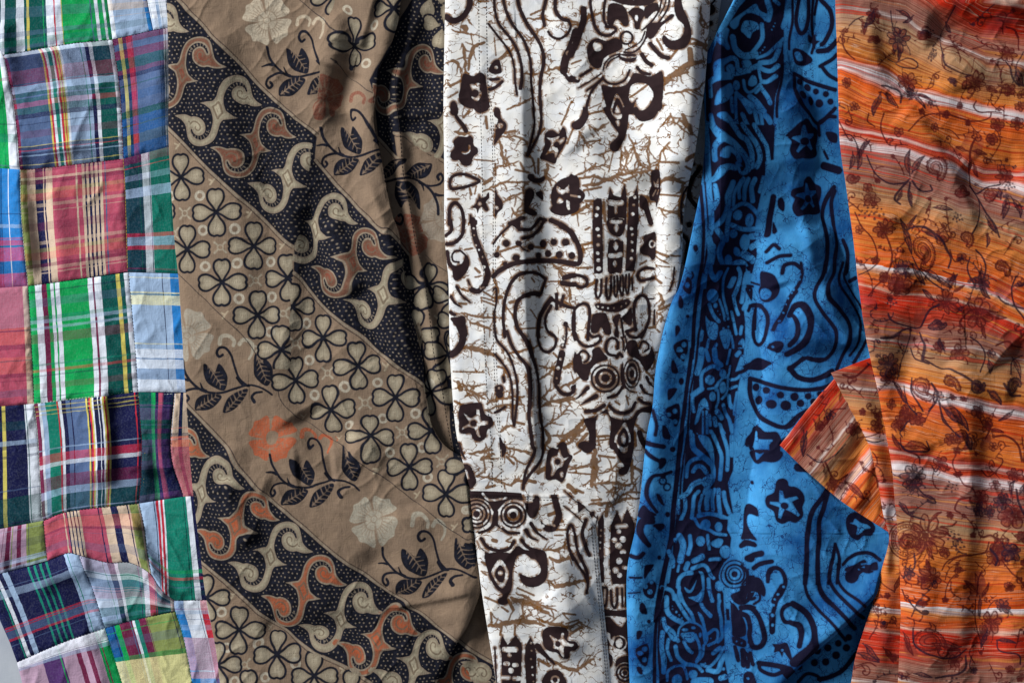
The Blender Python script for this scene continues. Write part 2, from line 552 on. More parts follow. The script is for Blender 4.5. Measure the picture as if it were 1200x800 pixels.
# ------------------------------------------------------------------ the table under the garments
def tabletop():
    G = sheet(lambda y: y * 0 - 1600, lambda y: y * 0 + 2800, -1300, 2100, 50)
    t = NT('pale_tabletop', 0.6, 0.0)
    c = t.mix(t.rng(t.noise(0.03, 4), .3, .7), lin((176, 184, 196)), lin((192, 199, 208)))
    o = grid_object('tabletop', G, np.zeros(G.shape[:2]), t.finish(c, 0.05, 0.1, dirt=0.02), None)
    o['kind'] = 'structure'; o['label'] = 'pale grey tabletop under the garments'
tabletop()
# ------------------------------------------------------------------ outlines of the garments
bl = edge([(-30, 197), (0, 197), (60, 199), (120, 199.5), (150, 199), (220, 202), (280, 206), (330, 211), (395, 215), (430, 217), (476, 220), (551, 225), (607, 231), (680, 240), (707, 244), (758, 254), (798, 259), (840, 264)])
br = edge([(-30, 474), (0, 469), (28, 465), (62, 454), (82, 443), (112, 440), (140, 437), (164, 441), (196, 448), (219, 452), (252, 459), (275, 467), (314, 471), (355, 477), (390, 487), (420, 494), (448, 496), (472, 500), (500, 506), (525, 524), (545, 560), (570, 578), (610, 582), (640, 580), (660, 573), (680, 566), (704, 558), (732, 547), (750, 536), (765, 528), (780, 520), (800, 511), (840, 500)])
wl = edge([(-30, 523), (0, 523), (60, 522), (130, 521), (200, 522), (260, 522), (300, 524), (330, 527), (390, 528), (440, 530), (500, 535), (530, 541), (560, 549), (575, 551.5), (610, 555), (650, 560), (700, 567), (750, 575), (800, 583), (840, 590)])
ul = edge([(-30, 872), (0, 861), (49, 836), (83, 825), (158, 826), (215, 822), (267, 812.5), (310, 804), (337, 797), (357, 787.5), (391, 778), (418, 772.5), (439, 769), (476, 766), (512, 759), (580, 752), (619, 746), (662, 737), (709, 736), (786, 739), (840, 741)])
ur = edge([(-30, 1010), (400, 1060), (560, 1090), (640, 1085), (662, 1062), (680, 1040), (700, 1022), (715, 1008), (738, 982), (765, 950), (790, 925), (800, 916), (840, 880)])
ol = edge([(-30, 979), (0, 979), (60, 981), (120, 983), (170, 985), (220, 992), (280, 1000), (340, 1007), (390, 1014), (425, 1021), (453, 1028), (498, 1036.5), (548, 1045), (582, 1048), (622, 1052), (694, 1055), (757, 1054), (840, 1050)])
rx = edge([(-30, 830), (0, 829), (93, 823), (133, 817.5), (176, 811), (223, 803), (263, 798), (302, 797), (343, 791), (373, 783), (391, 778), (418, 774), (440, 771), (476, 768), (512, 762), (580, 755), (619, 750), (662, 742), (709, 740), (786, 742), (840, 744)])
sl_ = [(975, 437), (988, 462), (1000, 485), (1018, 520), (1028, 560), (1035, 600), (1042, 625), (1040, 642), (1035, 660), (1025, 700), (1012, 740), (1003, 770), (998, 800), (994, 820), (986, 870)]
sr_ = [(1050, 412), (1062, 470), (1072, 560), (1076, 640), (1078, 720), (1078, 820), (1078, 870)]
CUFF = ([(978, 444), (1002, 470), (1030, 500), (1060, 520)], [(1060, 520), (1062, 580), (1058, 632)], [(915, 521), (950, 555), (985, 585), (1035, 618), (1058, 632)], [(978, 444), (950, 476), (915, 521)])
# ------------------------------------------------------------------ folds of every garment (heights over the table)
HP = Height(-60, -20, 300, 820, 9)
HP.ridge(7, 28, 9, (119, 445), (122, 480), (125, 520), (124, 575)).ridge(5, 30, 30, (175, 470), (178, 520), (172, 560))
HP.ridge(6, 22, 10, (150, 600), (165, 640), (185, 680), (205, 705)).ridge(5, 26, 26, (60, 100), (75, 150), (80, 185)).ridge(4, 18, 12, (190, 40), (188, 110), (192, 170))
HP.ridge(-4, 18, 18, (0, 664), (50, 656), (80, 645)).ridge(5, 14, 30, (40, 690), (70, 672), (110, 664)).ridge(4, 16, 10, (20, 160), (24, 230), (33, 330)).ridge(-3, 10, 10, (40, 230), (50, 330))
HP.ridge(3, 8, 14, (60, 215), (68, 270), (76, 330)).ridge(-3, 10, 8, (168, 500), (180, 535), (184, 590)).ridge(4, 12, 12, (0, 20), (6, 60), (14, 110)).ridge(3, 10, 10, (90, 730), (110, 770), (120, 810))
HP.noise(1.6, 45, 60, 1).noise(.7, 18, 22, 2).noise(.3, 8, 9, 3).crumple(2.6, 26, 34, 4, .4).crumple(1.6, 14, 18, 5, -.6)

HB = Height(180, -20, 640, 830, 17)
HB.ridge(5, 60, 30, (250, 0), (262, 120), (280, 260), (290, 420)).ridge(3, 24, 16, (371, 150), (352, 215), (343, 290), (341, 360), (330, 430), (328, 470))
HB.ridge(7, 26, 16, (392, 10), (394, 45), (388, 80), (372, 150)).ridge(6, 34, 8, (440, -10), (425, 40), (420, 60)).ridge(-7, 26, 20, (405, 80), (400, 95), (388, 130))
HB.ridge(5, 40, 10, (425, 200), (440, 240), (455, 290), (470, 380), (485, 440)).ridge(-6, 30, 30, (352, 480), (365, 500), (385, 512), (420, 516)).ridge(5, 24, 18, (330, 500), (362, 535), (410, 532), (450, 520))
HB.ridge(-4, 22, 22, (345, 550), (370, 548), (395, 545)).ridge(6, 40, 26, (540, 540), (548, 600), (552, 660), (545, 710), (525, 760)).ridge(-6, 30, 30, (420, 640), (470, 690), (505, 720), (520, 760))
HB.ridge(5, 22, 16, (260, 560), (275, 600), (300, 640)).ridge(-5, 18, 22, (300, 725), (345, 742), (400, 738), (440, 770)).ridge(4, 20, 20, (262, 520), (282, 555), (320, 575)).ridge(-4, 14, 18, (420, 330), (430, 380), (455, 430))
HB.ridge(-4, 16, 12, (358, 240), (372, 290), (390, 330)).ridge(4, 20, 14, (390, 250), (402, 300), (420, 350)).ridge(5, 40, 40, (470, 590), (480, 650), (470, 700)).ridge(2.5, 5, 14, (455, 712), (500, 704), (560, 690))
HB.ridge(-3, 20, 20, (412, 0), (420, 60), (412, 110), (412, 170)).ridge(6, 24, 18, (466, -10), (450, 60), (438, 110), (438, 165), (452, 225), (468, 290), (478, 360))
HB.noise(2.2, 60, 70, 11).noise(.9, 22, 26, 12).noise(.3, 8, 9, 13).crumple(3.0, 40, 50, 17, -.5).crumple(1.6, 18, 24, 18, .7)
HBS = Height(400, -20, 640, 820, 7)       # side panel beyond the pleat
HBS.ridge(5, 10, 8, (487, 10), (476, 60), (464, 100), (468, 160), (473, 205), (482, 260), (492, 310), (503, 370), (513, 430), (524, 500)).ridge(4, 14, 14, (452, 230), (462, 300), (476, 360), (492, 440))
HBS.ridge(-3, 12, 12, (505, 20), (500, 100), (505, 140)).ridge(2.5, 8, 8, (440, 125), (480, 135), (520, 122)).noise(1.6, 20, 26, 14).noise(.6, 9, 10, 15)
HBB = Height(480, 600, 640, 830, 2.5)     # the layer under the front flap
HBB.ridge(2.5, 10, 10, (560, 720), (540, 790)).noise(.8, 16, 18, 16)

HW = Height(500, -20, 850, 830, 25)
HW.ridge(7, 46, 11, (606, 60), (611, 140), (612, 250), (614, 340), (618, 430), (625, 520), (620, 570)).ridge(-4, 22, 9, (770, 150), (768, 260), (767, 350), (766, 420)).ridge(4, 14, 26, (788, 120), (784, 230), (780, 320))
HW.ridge(-4, 20, 26, (640, 160), (636, 260), (640, 330), (646, 430)).ridge(4, 30, 26, (690, 150), (700, 260), (706, 400), (700, 520)).ridge(.8, 10, 6, (563, 0), (565, 200), (568, 420), (577, 570))
HW.ridge(5, 30, 30, (660, 0), (670, 60), (690, 120), (690, 180)).ridge(-4, 16, 16, (672, 170), (690, 190), (740, 190)).ridge(3, 9, 16, (668, 165), (700, 150), (730, 175))
HW.ridge(5, 40, 18, (650, 640), (662, 700), (668, 780)).ridge(-3.5, 24, 18, (700, 600), (704, 680), (712, 760), (716, 820)).ridge(4, 18, 20, (640, 690), (670, 712), (700, 700)).ridge(-3, 12, 12, (600, 700), (640, 740), (690, 735)).ridge(3, 30, 30, (590, 660), (596, 740), (604, 815)).ridge(-5, 20, 20, (735, 560), (728, 640), (730, 780))
HW.ridge(26, 60, 30, (815, -20), (808, 60), (800, 230)).noise(2.0, 50, 80, 21).noise(.9, 26, 14, 22).noise(.3, 9, 9, 23).crumple(1.8, 40, 30, 25, .8).crumple(1.0, 20, 12, 26, -.4)
gap = np.clip(1 - (rx(HW.Y) - HW.X) / 36, 0, 1); low = np.clip((HW.Y - 330) / 90, 0, 1)
HW.z = HW.z * (1 - low * gap) + (14 + HW.noise(0, 20, 20, 1).z * 0) * low * gap
HWB = Height(700, -20, 900, 460, 6).noise(1.2, 18, 26, 24)      # inside back of the white garment

HU = Height(690, -20, 1110, 830, 14)
HU.ridge(5, 12, 26, (826, 150), (824, 215), (812, 270), (800, 330), (784, 380), (776, 430), (768, 500), (757, 590), (746, 660), (744, 800)).ridge(9, 60, 60, (940, 260), (955, 340), (960, 420)).ridge(7, 40, 60, (930, 540), (925, 620), (930, 700), (900, 760))
HU.ridge(-6, 34, 22, (880, -10), (882, 60), (884, 130)).ridge(-11, 46, 20, (872, 250), (880, 330), (884, 420), (872, 520), (862, 660)).ridge(6, 30, 14, (930, 100), (940, 160), (945, 200)).ridge(-12, 52, 40, (1004, 0), (1004, 140), (1020, 300), (1030, 430))
HU.ridge(5, 16, 14, (845, 20), (842, 90), (850, 180), (848, 260)).ridge(6, 22, 7, (1050, 640), (1035, 676), (1010, 706), (975, 738), (940, 768), (918, 800)).ridge(-5, 24, 24, (905, 0), (920, 60), (950, 120)).ridge(3, 9, 12, (925, 210), (945, 270), (950, 320)).ridge(-4, 20, 12, (915, 330), (925, 360), (935, 372)).ridge(4, 12, 22, (960, 330), (985, 380), (1000, 410))
tp = np.clip(1 - (HU.Y - 170) / 240, 0, 1); HU.z += tp * tp * (3 - 2 * tp) * np.interp(HU.X, [822, 842, 985, 1010], [30, 36, -18, -20])
HU.noise(2.4, 50, 60, 31).noise(1.0, 20, 24, 32).noise(.3, 8, 9, 33).crumple(3.2, 46, 40, 35, -.7).crumple(1.6, 20, 20, 36, .5)
HU.z[:] = np.maximum(HU.z, 2.5)
HUB = Height(860, 640, 1110, 840, 1.5).noise(.6, 20, 20, 34)   # under layer below the turned-up edge

HO = Height(960, -20, 1260, 830, 27)
HO.ridge(5, 44, 13, (1012, 10), (1022, 70), (1046, 110), (1075, 150), (1105, 195), (1130, 245), (1140, 290)).ridge(-4, 22, 30, (1040, 60), (1050, 110), (1066, 130)).ridge(8, 16, 16, (1090, -5), (1140, 4), (1220, 2), (1260, 4)).ridge(-12, 24, 24, (1080, 36), (1130, 40), (1180, 46), (1230, 40))
HO.ridge(6, 16, 26, (1090, 60), (1120, 76), (1160, 84), (1210, 92)).ridge(4, 20, 24, (1092, 52), (1112, 80), (1118, 112)).ridge(-5, 18, 24, (1120, 200), (1150, 215), (1200, 205)).ridge(-6, 22, 16, (1080, 370), (1068, 410), (1052, 470)).ridge(5, 30, 20, (1030, 240), (1050, 300), (1060, 350)).ridge(-7, 30, 24, (1180, 405), (1200, 420), (1240, 410))
HO.ridge(6, 60, 18, (1130, 420), (1133, 500), (1131, 600), (1124, 700), (1122, 810)).ridge(-3, 26, 40, (1160, 470), (1148, 600), (1140, 700), (1142, 810)).ridge(6, 30, 30, (1185, 560), (1188, 680), (1190, 800)).ridge(5, 14, 30, (1110, 420), (1140, 450), (1190, 462)).ridge(-4, 16, 16, (1085, 520), (1110, 560), (1130, 570)).ridge(4, 20, 16, (1082, 640), (1080, 720), (1090, 800))
HO.noise(2.6, 46, 50, 41).noise(1.2, 20, 18, 42).noise(.35, 8, 8, 43).crumple(3.6, 40, 36, 48, -.6).crumple(1.8, 18, 16, 49, .6)
HOS = Height(960, 400, 1110, 830, 23)     # sleeve strip
HOS.ridge(4, 14, 14, (1000, 440), (1018, 500), (1034, 580), (1044, 650), (1036, 720), (1024, 810)).ridge(-4, 8, 8, (1040, 590), (1046, 630), (1046, 680)).noise(1.0, 16, 18, 44).noise(.4, 8, 8, 45)
HOC = Height(900, 420, 1080, 650, 19)     # turned cuff
HOC.ridge(3, 10, 16, (950, 560), (985, 520), (1010, 470)).ridge(-3, 8, 10, (985, 585), (1005, 540), (1012, 510)).ridge(3, 8, 8, (1000, 600), (1015, 560), (1022, 520)).noise(2.2, 16, 16, 46).crumple(2.0, 14, 14, 61, .5).noise(.4, 7, 7, 47)
def strip(L, R, y0, y1):
    ys = np.linspace(y0, y1, 60)
    return np.vstack([np.c_[L(ys), ys], np.c_[R(ys), ys][::-1]])
def under(low, high, poly, gap=3.0):
    """a lower cloth is pressed down where a higher one lies on it"""
    P = np.asarray(poly, float)
    x0, y0 = max(low.x0, int(P[:, 0].min()) - 5), max(low.y0, int(P[:, 1].min()) - 5)
    x1, y1 = min(low.x0 + low.w, int(P[:, 0].max()) + 6), min(low.y0 + low.h, int(P[:, 1].max()) + 6)
    F = Field(x0, y0, x1, y1); F.fill(P)
    a = low.z[y0 - low.y0:y1 - low.y0, x0 - low.x0:x1 - low.x0]
    X, Y = np.meshgrid(np.arange(x0, x0 + a.shape[1]).astype(float), np.arange(y0, y0 + a.shape[0]).astype(float))
    w = np.clip((3.6 - F.sample(X, Y)) / 3.6, 0, 1)
    m = np.minimum(a, high.at(X, Y) - gap)
    a[:] = a * (1 - w) + m * w
PW = strip(wl, rx, -22, 828); PO = strip(ol, lambda y: y * 0 + 1260, -22, 828); PB = strip(bl, br, -22, 828); PU = strip(ul, ur, -22, 828)
PS = np.vstack([sl_, sr_[::-1]]); PC = np.vstack([CUFF[3], CUFF[2][1:], CUFF[1][::-1], CUFF[0][::-1]])
under(HOS, HO, PO, 3); under(HOC, HOS, PS, 2.5); under(HU, HOC, PC, 3); under(HU, HOS, PS, 5); under(HU, HO, PO, 6)
under(HUB, HU, PU, 1.5); under(HB, HW, PW, 6); under(HBS, HW, PW, 5); under(HBS, HB, PB, 3); under(HBB, HB, PB, 3); under(HWB, HW, PW, 5); under(HP, HB, PB, 4)
wu = strip(ul, ur, 396, 828); under(HW, HU, wu, 1.0)
for h_, lo in ((HP, 4.2), (HBS, 1.4), (HBB, 1.2), (HWB, 1.2), (HUB, 1.2), (HU, 3.0), (HB, 4.0), (HOC, 3.0), (HOS, 4.0)):
    np.maximum(h_.z, lo, out=h_.z)

# ------------------------------------------------------------------ prints: hand tracings, one block per repeat area ("@ x y scale" sets its origin)
WHITE = '''
@515 0 6.0125
s 42 215,-20 212,55 165,128 100,155 50,128
s 20 385,-10 392,90 420,180 500,280 550,370 575,470 575,560 565,640
s 16 345,180 400,250 470,340 510,410 530,500 535,590 548,680
s 22 448,-10 470,90 520,190 590,290 630,390 645,480 640,580 650,700 655,800
s 26 545,-10 570,80 620,180 690,280 730,370 735,450 715,560 708,660 715,800
s 24 755,-10 740,60 730,120 745,195
s 26 815,-10 820,90 860,150 905,165;s 18 905,165 920,200 900,250 850,285 800,270 772,235
s 55 955,240 930,330 890,430 880,510;-d 940,318 12;-d 908,388 18;s 25 880,520 920,575 960,575
f 160,560 180,525 240,545 290,520 320,545 330,600 345,680 355,770 310,800 270,780 210,770 150,740 135,680 150,620
-f 215,600 250,600 265,590 290,600 285,640 300,660 295,690 270,720 230,690 240,660;d 255,665 28
f 345,500 380,440 420,430 435,480 440,520 420,530 380,530;s 22 360,570 420,568;s 24 355,640 400,625 445,590
f 80,730 110,720 130,760 130,810 80,810;-d 400,485 12
v 22 160,320 170,420 180,520;v 26 320,310 250,340 220,420 200,500;v 18 50,450 110,440 160,520;v 14 80,620 160,580;v 14 60,690 130,650
v 20 400,450 450,400 520,350;v 16 735,520 800,495 870,480;v 14 740,200 690,240 640,290 600,300;v 14 620,140 700,140 760,150;v 12 640,110 720,70
v 12 480,790 540,760 600,740;v 14 905,170 965,180;v 14 860,20 900,0;v 18 590,535 640,540 700,530;v 10 390,270 400,400;v 12 900,790 940,720
~f 155,190 190,185 205,210 190,240 165,215;~f 200,140 230,180 240,190 210,170;v 12 90,220 180,240 240,260;v 20 280,20 340,20
@670 0 6.0125
f 260,-10 620,-10 590,40 520,60 420,55 330,35;-d 400,10 5;-d 440,14 5;-d 480,12 5;-d 520,8 5
s 22 130,-10 135,90 155,190 200,250 260,262 310,230 300,205 240,200;s 20 240,-10 225,80 225,150 245,200
f 250,90 270,40 330,40 380,70 400,130 405,190 370,200 340,160 310,150 290,190 250,180
f 400,100 440,70 500,80 520,120 490,180 480,220 450,220 440,160 420,130;-e 460,145 12 26
s 14 640,-10 625,80 590,150 540,200 500,230;s 14 690,-10 680,80 630,170 560,240 530,290;s 10 665,-10 660,60 620,140
f 720,-10 740,-10 770,80 800,150 820,230 820,310 780,370 710,380 660,350 640,300 655,275 690,310 740,310 775,270 775,210 740,170 720,100
f 520,70 600,50 620,90 580,110 540,150 520,140;f 540,190 640,180 700,130 720,150 640,210 580,290 540,280
f 100,350 130,300 180,280 240,300 300,280 340,290 360,340 330,370 280,390 220,430 200,490 150,490 110,440;-d 182,338 40;s 14 175,382 210,365 222,335 200,308 170,308
r 388,280 42 16;s 14 540,230 520,300 480,360 430,385 370,380;s 12 520,240 490,310 430,345 380,365;f 330,395 460,400 440,450 360,440
-s 9 350,405 400,418 455,412;s 12 340,390 280,410 230,460 215,510;s 12 330,410 270,440 240,490;s 16 410,510 380,570 320,600 260,600 215,570
s 30 560,330 600,380 640,420 680,435;s 30 500,400 530,450 570,480;s 24 465,490 500,530 555,545
f 205,615 290,625 380,610 420,560 450,530 560,560 640,530 645,650 640,740 600,810 250,810 235,760 215,690
-f 420,620 470,600 540,620 580,680 560,750 520,790 470,790 440,770 470,700 430,740 405,700
-f 310,670 340,700 370,760 380,810 270,810 280,740;f 315,700 350,740 365,810 285,810 290,750;-f 318,750 340,790 340,810 300,810 305,780
s 18 215,560 140,650 110,740 105,810;s 12 50,630 120,590 200,535;s 14 105,650 160,610 215,560
s 45 80,80 75,160 50,240 20,330 -10,400;s 35 0,560 40,580;s 22 20,570 70,540 130,500;-d 40,560 14
v 40 890,460 800,490 720,540 650,590;v 26 920,380 860,330 800,330;v 30 810,380 820,480;v 18 830,300 910,340;v 10 880,90 890,200 915,230
v 18 770,20 820,10 870,0;v 14 660,690 780,670 860,655;v 20 650,620 700,570 800,540;v 18 0,460 60,440;v 20 0,190 60,170 210,90;v 10 120,780 200,740
v 12 600,300 640,380;v 10 420,700 540,630;v 26 690,440 740,380
@515 130 6.0125
t 20 34 95,0 130,60 170,110 190,145;f 250,-10 330,-10 320,15 280,22
f 395,-10 430,0 440,60 475,100 470,150 430,200 400,240 390,240 400,180 400,140 420,130 400,120 420,70 390,40;-d 435,112 20
f 100,220 140,185 190,190 225,180 245,210 245,245 275,270 275,310 245,330 230,380 200,395 160,385 140,355 100,355 75,325 85,290 105,270
-s 16 215,250 215,285 190,305 165,300;~r 180,270 30 8
s 22 75,510 90,470 150,450 220,465 285,500 220,530 130,550 85,550 75,510
f 350,575 355,620 330,650 350,700 330,710 305,680 290,690 275,725 265,690 230,685 265,655 270,625 280,630 285,595 300,620 330,605;-d 290,658 14
f 400,545 415,600 445,640 450,690 420,720 400,755 395,700;-f 395,670 420,680 420,700 395,695
s 26 70,800 75,690 110,650 150,680 170,740 175,800;s 14 225,740 220,790;s 18 230,770 265,780 265,800
s 20 650,-10 660,90 640,180 610,270 600,320;s 22 715,-10 715,90 690,180 650,240 605,310
f 745,160 800,140 840,165 870,120 895,130 905,190 880,250 840,320 820,370 790,365 740,345 700,335 720,290 740,240
-f 755,190 790,195 820,190 850,180 840,210 860,200 890,190 880,220 850,240 830,250 840,280 830,320 815,330 810,300 770,300 745,310 780,260 785,220;d 828,240 22
f 600,450 640,450 670,480 740,460 730,500 660,510 600,490;f 590,560 640,560 650,600 600,690 580,720;f 660,580 720,570 730,630 690,610;f 580,690 620,690 680,720 640,740 590,730;-d 660,470 6
f 790,580 820,520 880,480 962,460 990,500 990,600 985,700 900,740 830,735 780,700 800,670 790,640
-f 835,530 880,560 935,505 930,560 910,590 860,590 835,570;-f 850,610 880,630 870,650 830,650;-f 900,630 930,650 925,700 905,690;d 900,605 24
s 30 500,800 545,780 570,760;s 25 660,800 700,760 750,770
v 22 110,150 160,165 210,165;v 14 170,50 210,0;v 14 330,50 335,130;v 12 250,355 390,360;v 20 400,390 400,460;v 30 320,510 370,480
v 14 310,570 400,535 500,510 570,510 600,520;v 12 450,640 520,610 600,570;v 22 425,220 440,270 430,320;v 10 440,190 560,190 610,230 590,260;v 10 410,410 480,400 560,375
v 14 470,160 530,150;v 12 440,280 460,350 490,330;v 18 860,100 910,0;v 20 690,440 700,340;v 26 760,370 750,450 800,520;v 14 900,230 960,120;v 24 220,550 240,590
v 14 270,540 265,590;v 14 60,625 140,620;v 10 520,690 540,740 600,720;v 14 700,170 740,130;v 14 570,370 590,430;v 12 540,420 600,440;v 20 590,300 640,340 660,440
@670 130 6.0125
f 100,-10 120,50 95,110 60,140 20,130 10,100 60,70 80,20 80,-10
f 215,-10 240,60 290,130 320,180 270,230 280,275 320,280 345,240 380,170 400,80 400,-10 360,-10 350,60 310,70 280,40 260,-10;-f 300,85 330,80 335,110 320,125
f 440,-10 440,30 480,80 530,85 590,60 625,-10 570,-10 520,10 480,10 470,-10
v 14 120,40 220,15;v 10 120,120 180,130 250,100;v 8 60,150 90,210 125,250;v 10 100,210 200,195;v 12 150,310 220,300 290,270;v 8 290,280 260,440;v 14 345,260 355,350 350,440
v 14 400,180 450,280 490,380 550,420;v 10 380,250 410,330 390,430;v 12 30,470 120,440 220,380 240,350;v 22 50,485 150,470 250,490 350,450 480,430 550,410;v 20 80,530 180,520 260,490
v 22 90,560 200,540;v 18 360,500 460,450;v 8 500,100 470,150;v 16 560,200 555,250 540,300;v 10 540,300 560,400;v 14 690,240 640,310 620,380 600,420;v 8 690,50 720,110 760,140
v 30 740,100 790,130 800,190;v 20 760,60 780,130;v 12 640,365 740,370;v 20 780,350 830,310;v 16 780,390 830,420;v 30 640,500 700,470 780,490;v 30 770,500 770,600 750,700 755,800
v 12 640,585 750,600;v 12 620,680 680,720 760,740;v 16 470,600 520,610 550,660;s 14 800,520 770,600 755,700 760,800
f 560,430 600,410 635,420 640,500 640,570 620,640 605,690 595,640 550,630 540,570 560,520;-p 580,480 600,500 625,455 625,530 585,530;-s 12 600,550 570,600;-s 10 625,550 610,590
f -10,460 30,470 50,540 95,590 80,640 30,680 0,730 -10,640;-s 14 0,600 60,610
p 150,800 150,640 175,620 205,625 210,660 210,800;-d 178,690 14;-d 172,740 14;-d 178,790 12
p 245,800 245,630 265,550 290,600 340,610 370,520 385,610 380,800;-s 40 265,650 305,655 345,650;-s 24 303,660 303,720;-s 34 265,780 290,775;-s 34 325,775 350,775
p 395,800 395,650 400,610 430,600 455,530 465,600 465,800;-d 440,612 11;-d 433,663 11;-d 425,730 13
f 475,600 520,620 540,680 570,760 580,800 540,800 500,700 475,680;v 20 225,650 225,780;v 16 100,640 150,640;v 26 0,730 60,700 140,650;v 14 385,650 390,790
@515 260 6.0125
s 26 45,100 85,60 80,-10;s 26 50,160 110,150 165,90 175,-10
f 150,200 200,240 215,300 190,360 130,415 100,400 90,340 60,310 50,260 45,200 70,210 80,280 110,310 150,300 175,270 180,235;s 14 180,230 150,205 110,210 90,240 100,280 140,285
s 42 240,-10 255,100 285,190 320,290 345,370 325,440;s 36 325,440 280,490 230,480;s 14 230,480 215,440 205,415
-d 248,50 8;-d 250,98 7;-d 262,168 9;-d 285,200 7;-d 310,250 8;-d 318,320 11;-d 218,462 10;-d 295,470 8;-d 312,465 8
t 24 10 125,460 160,520 225,568;t 24 10 85,530 110,570 150,598;s 26 80,635 110,655;f 80,680 120,670 180,665 190,720 200,810 150,810 120,740
s 16 385,160 430,100 480,50 520,15;f 500,10 560,-10 560,60 530,45;s 26 560,60 620,55 690,-10;s 24 580,120 640,95 700,50 740,-10;s 34 790,-10 880,30 930,80 960,130
d 475,155 24;d 555,155 20;d 410,235 22;d 540,258 24;d 620,180 24;d 725,155 28;d 810,143 24;d 895,147 26;d 685,240 24;d 765,225 24;d 850,232 26;d 940,240 24;d 470,300 16
s 34 385,385 440,340 530,300 650,275 760,275 860,280 962,295;s 10 560,160 580,200 600,210
s 24 465,810 455,700 460,580 490,470 530,400 590,360 680,365 745,400;s 22 750,400 730,450 710,500 690,520;s 34 690,510 630,505 590,520;s 26 600,515 550,560 535,650 550,740 590,810
s 14 385,480 405,470 405,560 390,640 390,720 395,810;s 26 880,400 960,380;s 34 870,430 930,440 960,440
s 34 790,540 740,600 700,660 680,740 680,810;s 22 790,590 750,660 740,720 760,770 800,800;s 26 830,510 830,610;s 22 880,520 860,590;s 24 790,545 830,560 870,580 920,600 960,605;d 895,720 18;s 14 900,740 900,800;f 945,630 965,620 965,800 940,780
v 16 180,200 240,190;v 12 120,650 240,655 330,665 440,680;v 18 220,705 300,735 370,755;v 10 300,530 400,560;v 10 305,555 390,590;v 14 310,500 380,540;v 20 380,330 400,420 430,480;v 30 400,540 440,530
v 22 500,570 560,550;v 16 410,240 420,180;v 14 430,215 560,180;v 20 640,180 740,190;v 16 760,260 830,240;v 10 770,420 860,420;v 16 800,300 850,360 870,410;v 12 680,310 690,340;v 16 920,480 930,540
v 30 720,470 700,510;v 12 620,400 640,430;v 10 470,600 530,680;v 8 620,620 670,690;v 8 540,750 720,745;v 14 160,480 200,500;v 14 140,580 190,580;v 14 260,330 290,360;v 10 260,390 300,380;v 14 440,310 480,290
@660 260 6.0125
s 34 -10,30 60,70 100,140 125,220 120,290 80,300;s 24 0,285 60,300 110,300;d 22,147 26;d 68,240 24;s 24 10,390 60,375 120,378 165,400 170,440 130,460 80,440 20,435
p 205,-10 270,-10 275,180 275,360 250,370 215,365 210,150;-d 240,58 13;-d 248,105 11;-d 245,165 12;-d 240,222 12;-d 243,272 13;-d 247,332 16
f 305,-10 430,-10 415,80 380,110 330,90 310,60;-f 365,15 385,50 365,80 345,50;-s 26 330,5 400,5
f 310,150 350,135 370,125 400,140 415,150 405,350 370,360 310,355;-f 362,140 380,175 362,205 342,175;-s 34 325,240 360,240 400,230;-f 355,270 372,300 355,325 340,300
p 450,-10 520,-10 515,100 505,250 490,350 430,350 435,250 440,100;-d 475,48 12;-d 480,92 11;-d 475,145 11;-d 478,205 11;-d 473,262 12
s 18 235,410 230,500 245,535 265,500 265,410;s 18 300,400 295,500 310,545 325,500 330,390;s 16 350,390 350,480 360,530 375,480 370,385;s 16 395,390 390,470 405,520 415,470 410,380;s 16 435,375 430,460 445,510 455,450 455,370;s 14 475,400 480,480
f 225,580 260,570 330,580 400,555 450,545 465,570 430,610 370,635 300,630 240,615;-d 245,595 7;-d 275,600 7;-d 310,605 7;-d 350,605 7;-d 400,595 7;-d 435,575 7
f 560,100 600,85 640,70 662,80 665,180 660,250 630,270 600,240 540,225 530,190 560,150;-r 630,155 24 12;s 22 640,330 580,325 530,350 515,385 540,415 600,405 640,395
f 215,650 290,640 310,680 330,740 330,790 290,790 265,740 240,780 200,780 195,730;f 405,670 440,640 470,600 480,680 470,730 440,720 410,690;f 340,690 370,655 400,655 380,720 385,810 350,800 360,740;s 16 400,680 420,810
s 22 90,830 75,760 75,680 90,610 140,575 180,590 190,650 180,760 175,830;s 24 500,760 490,640 500,560 540,520 580,540 600,600 600,680 570,760 540,810;s 24 500,750 440,770;s 14 40,740 20,710;s 16 645,620 640,720;s 12 780,320 770,420 750,480;s 12 640,545 590,545
v 20 130,165 210,140;v 10 130,200 210,180;v 12 670,210 740,240;v 10 665,240 740,290;v 12 660,300 750,310;v 26 660,400 700,430;v 20 690,500 710,560 680,600;v 20 680,610 760,570;v 12 660,640 700,670 690,700
v 16 660,760 680,770;v 10 755,240 810,240;v 16 800,90 830,70;v 16 600,750 650,740;v 20 170,450 230,410;v 10 490,350 460,420;v 12 60,600 20,560;v 14 190,40 160,60;v 8 555,460 555,500;v 10 100,330 200,320;v 8 530,300 580,270
@515 390 6.0125
s 50 165,-10 165,60 130,120 90,150
s 18 395,-10 410,50 460,110 500,170 530,260 550,360 550,480 540,580 530,650;s 16 395,150 440,200 490,280 515,380 520,500 520,600 530,640
s 22 480,-10 510,80 560,160 610,230 625,320 630,440 630,580 640,680 655,800;s 24 570,-10 610,80 640,180 670,280 685,380 685,480 695,600 715,700 715,810
s 22 670,-10 680,60 710,120 760,140 810,110 825,50 810,20 775,0
s 14 905,0 895,60 880,110;r 888,40 14 8;r 875,97 16 9;s 50 865,150 840,250 825,340;-d 855,185 10;-d 835,250 14;-d 825,320 8;s 26 820,370 860,420 910,430 945,410;f 925,380 960,360 962,400 940,410
d 428,393 32;d 430,430 28;-d 425,385 10;s 20 455,310 462,340;s 20 395,555 430,540 465,515
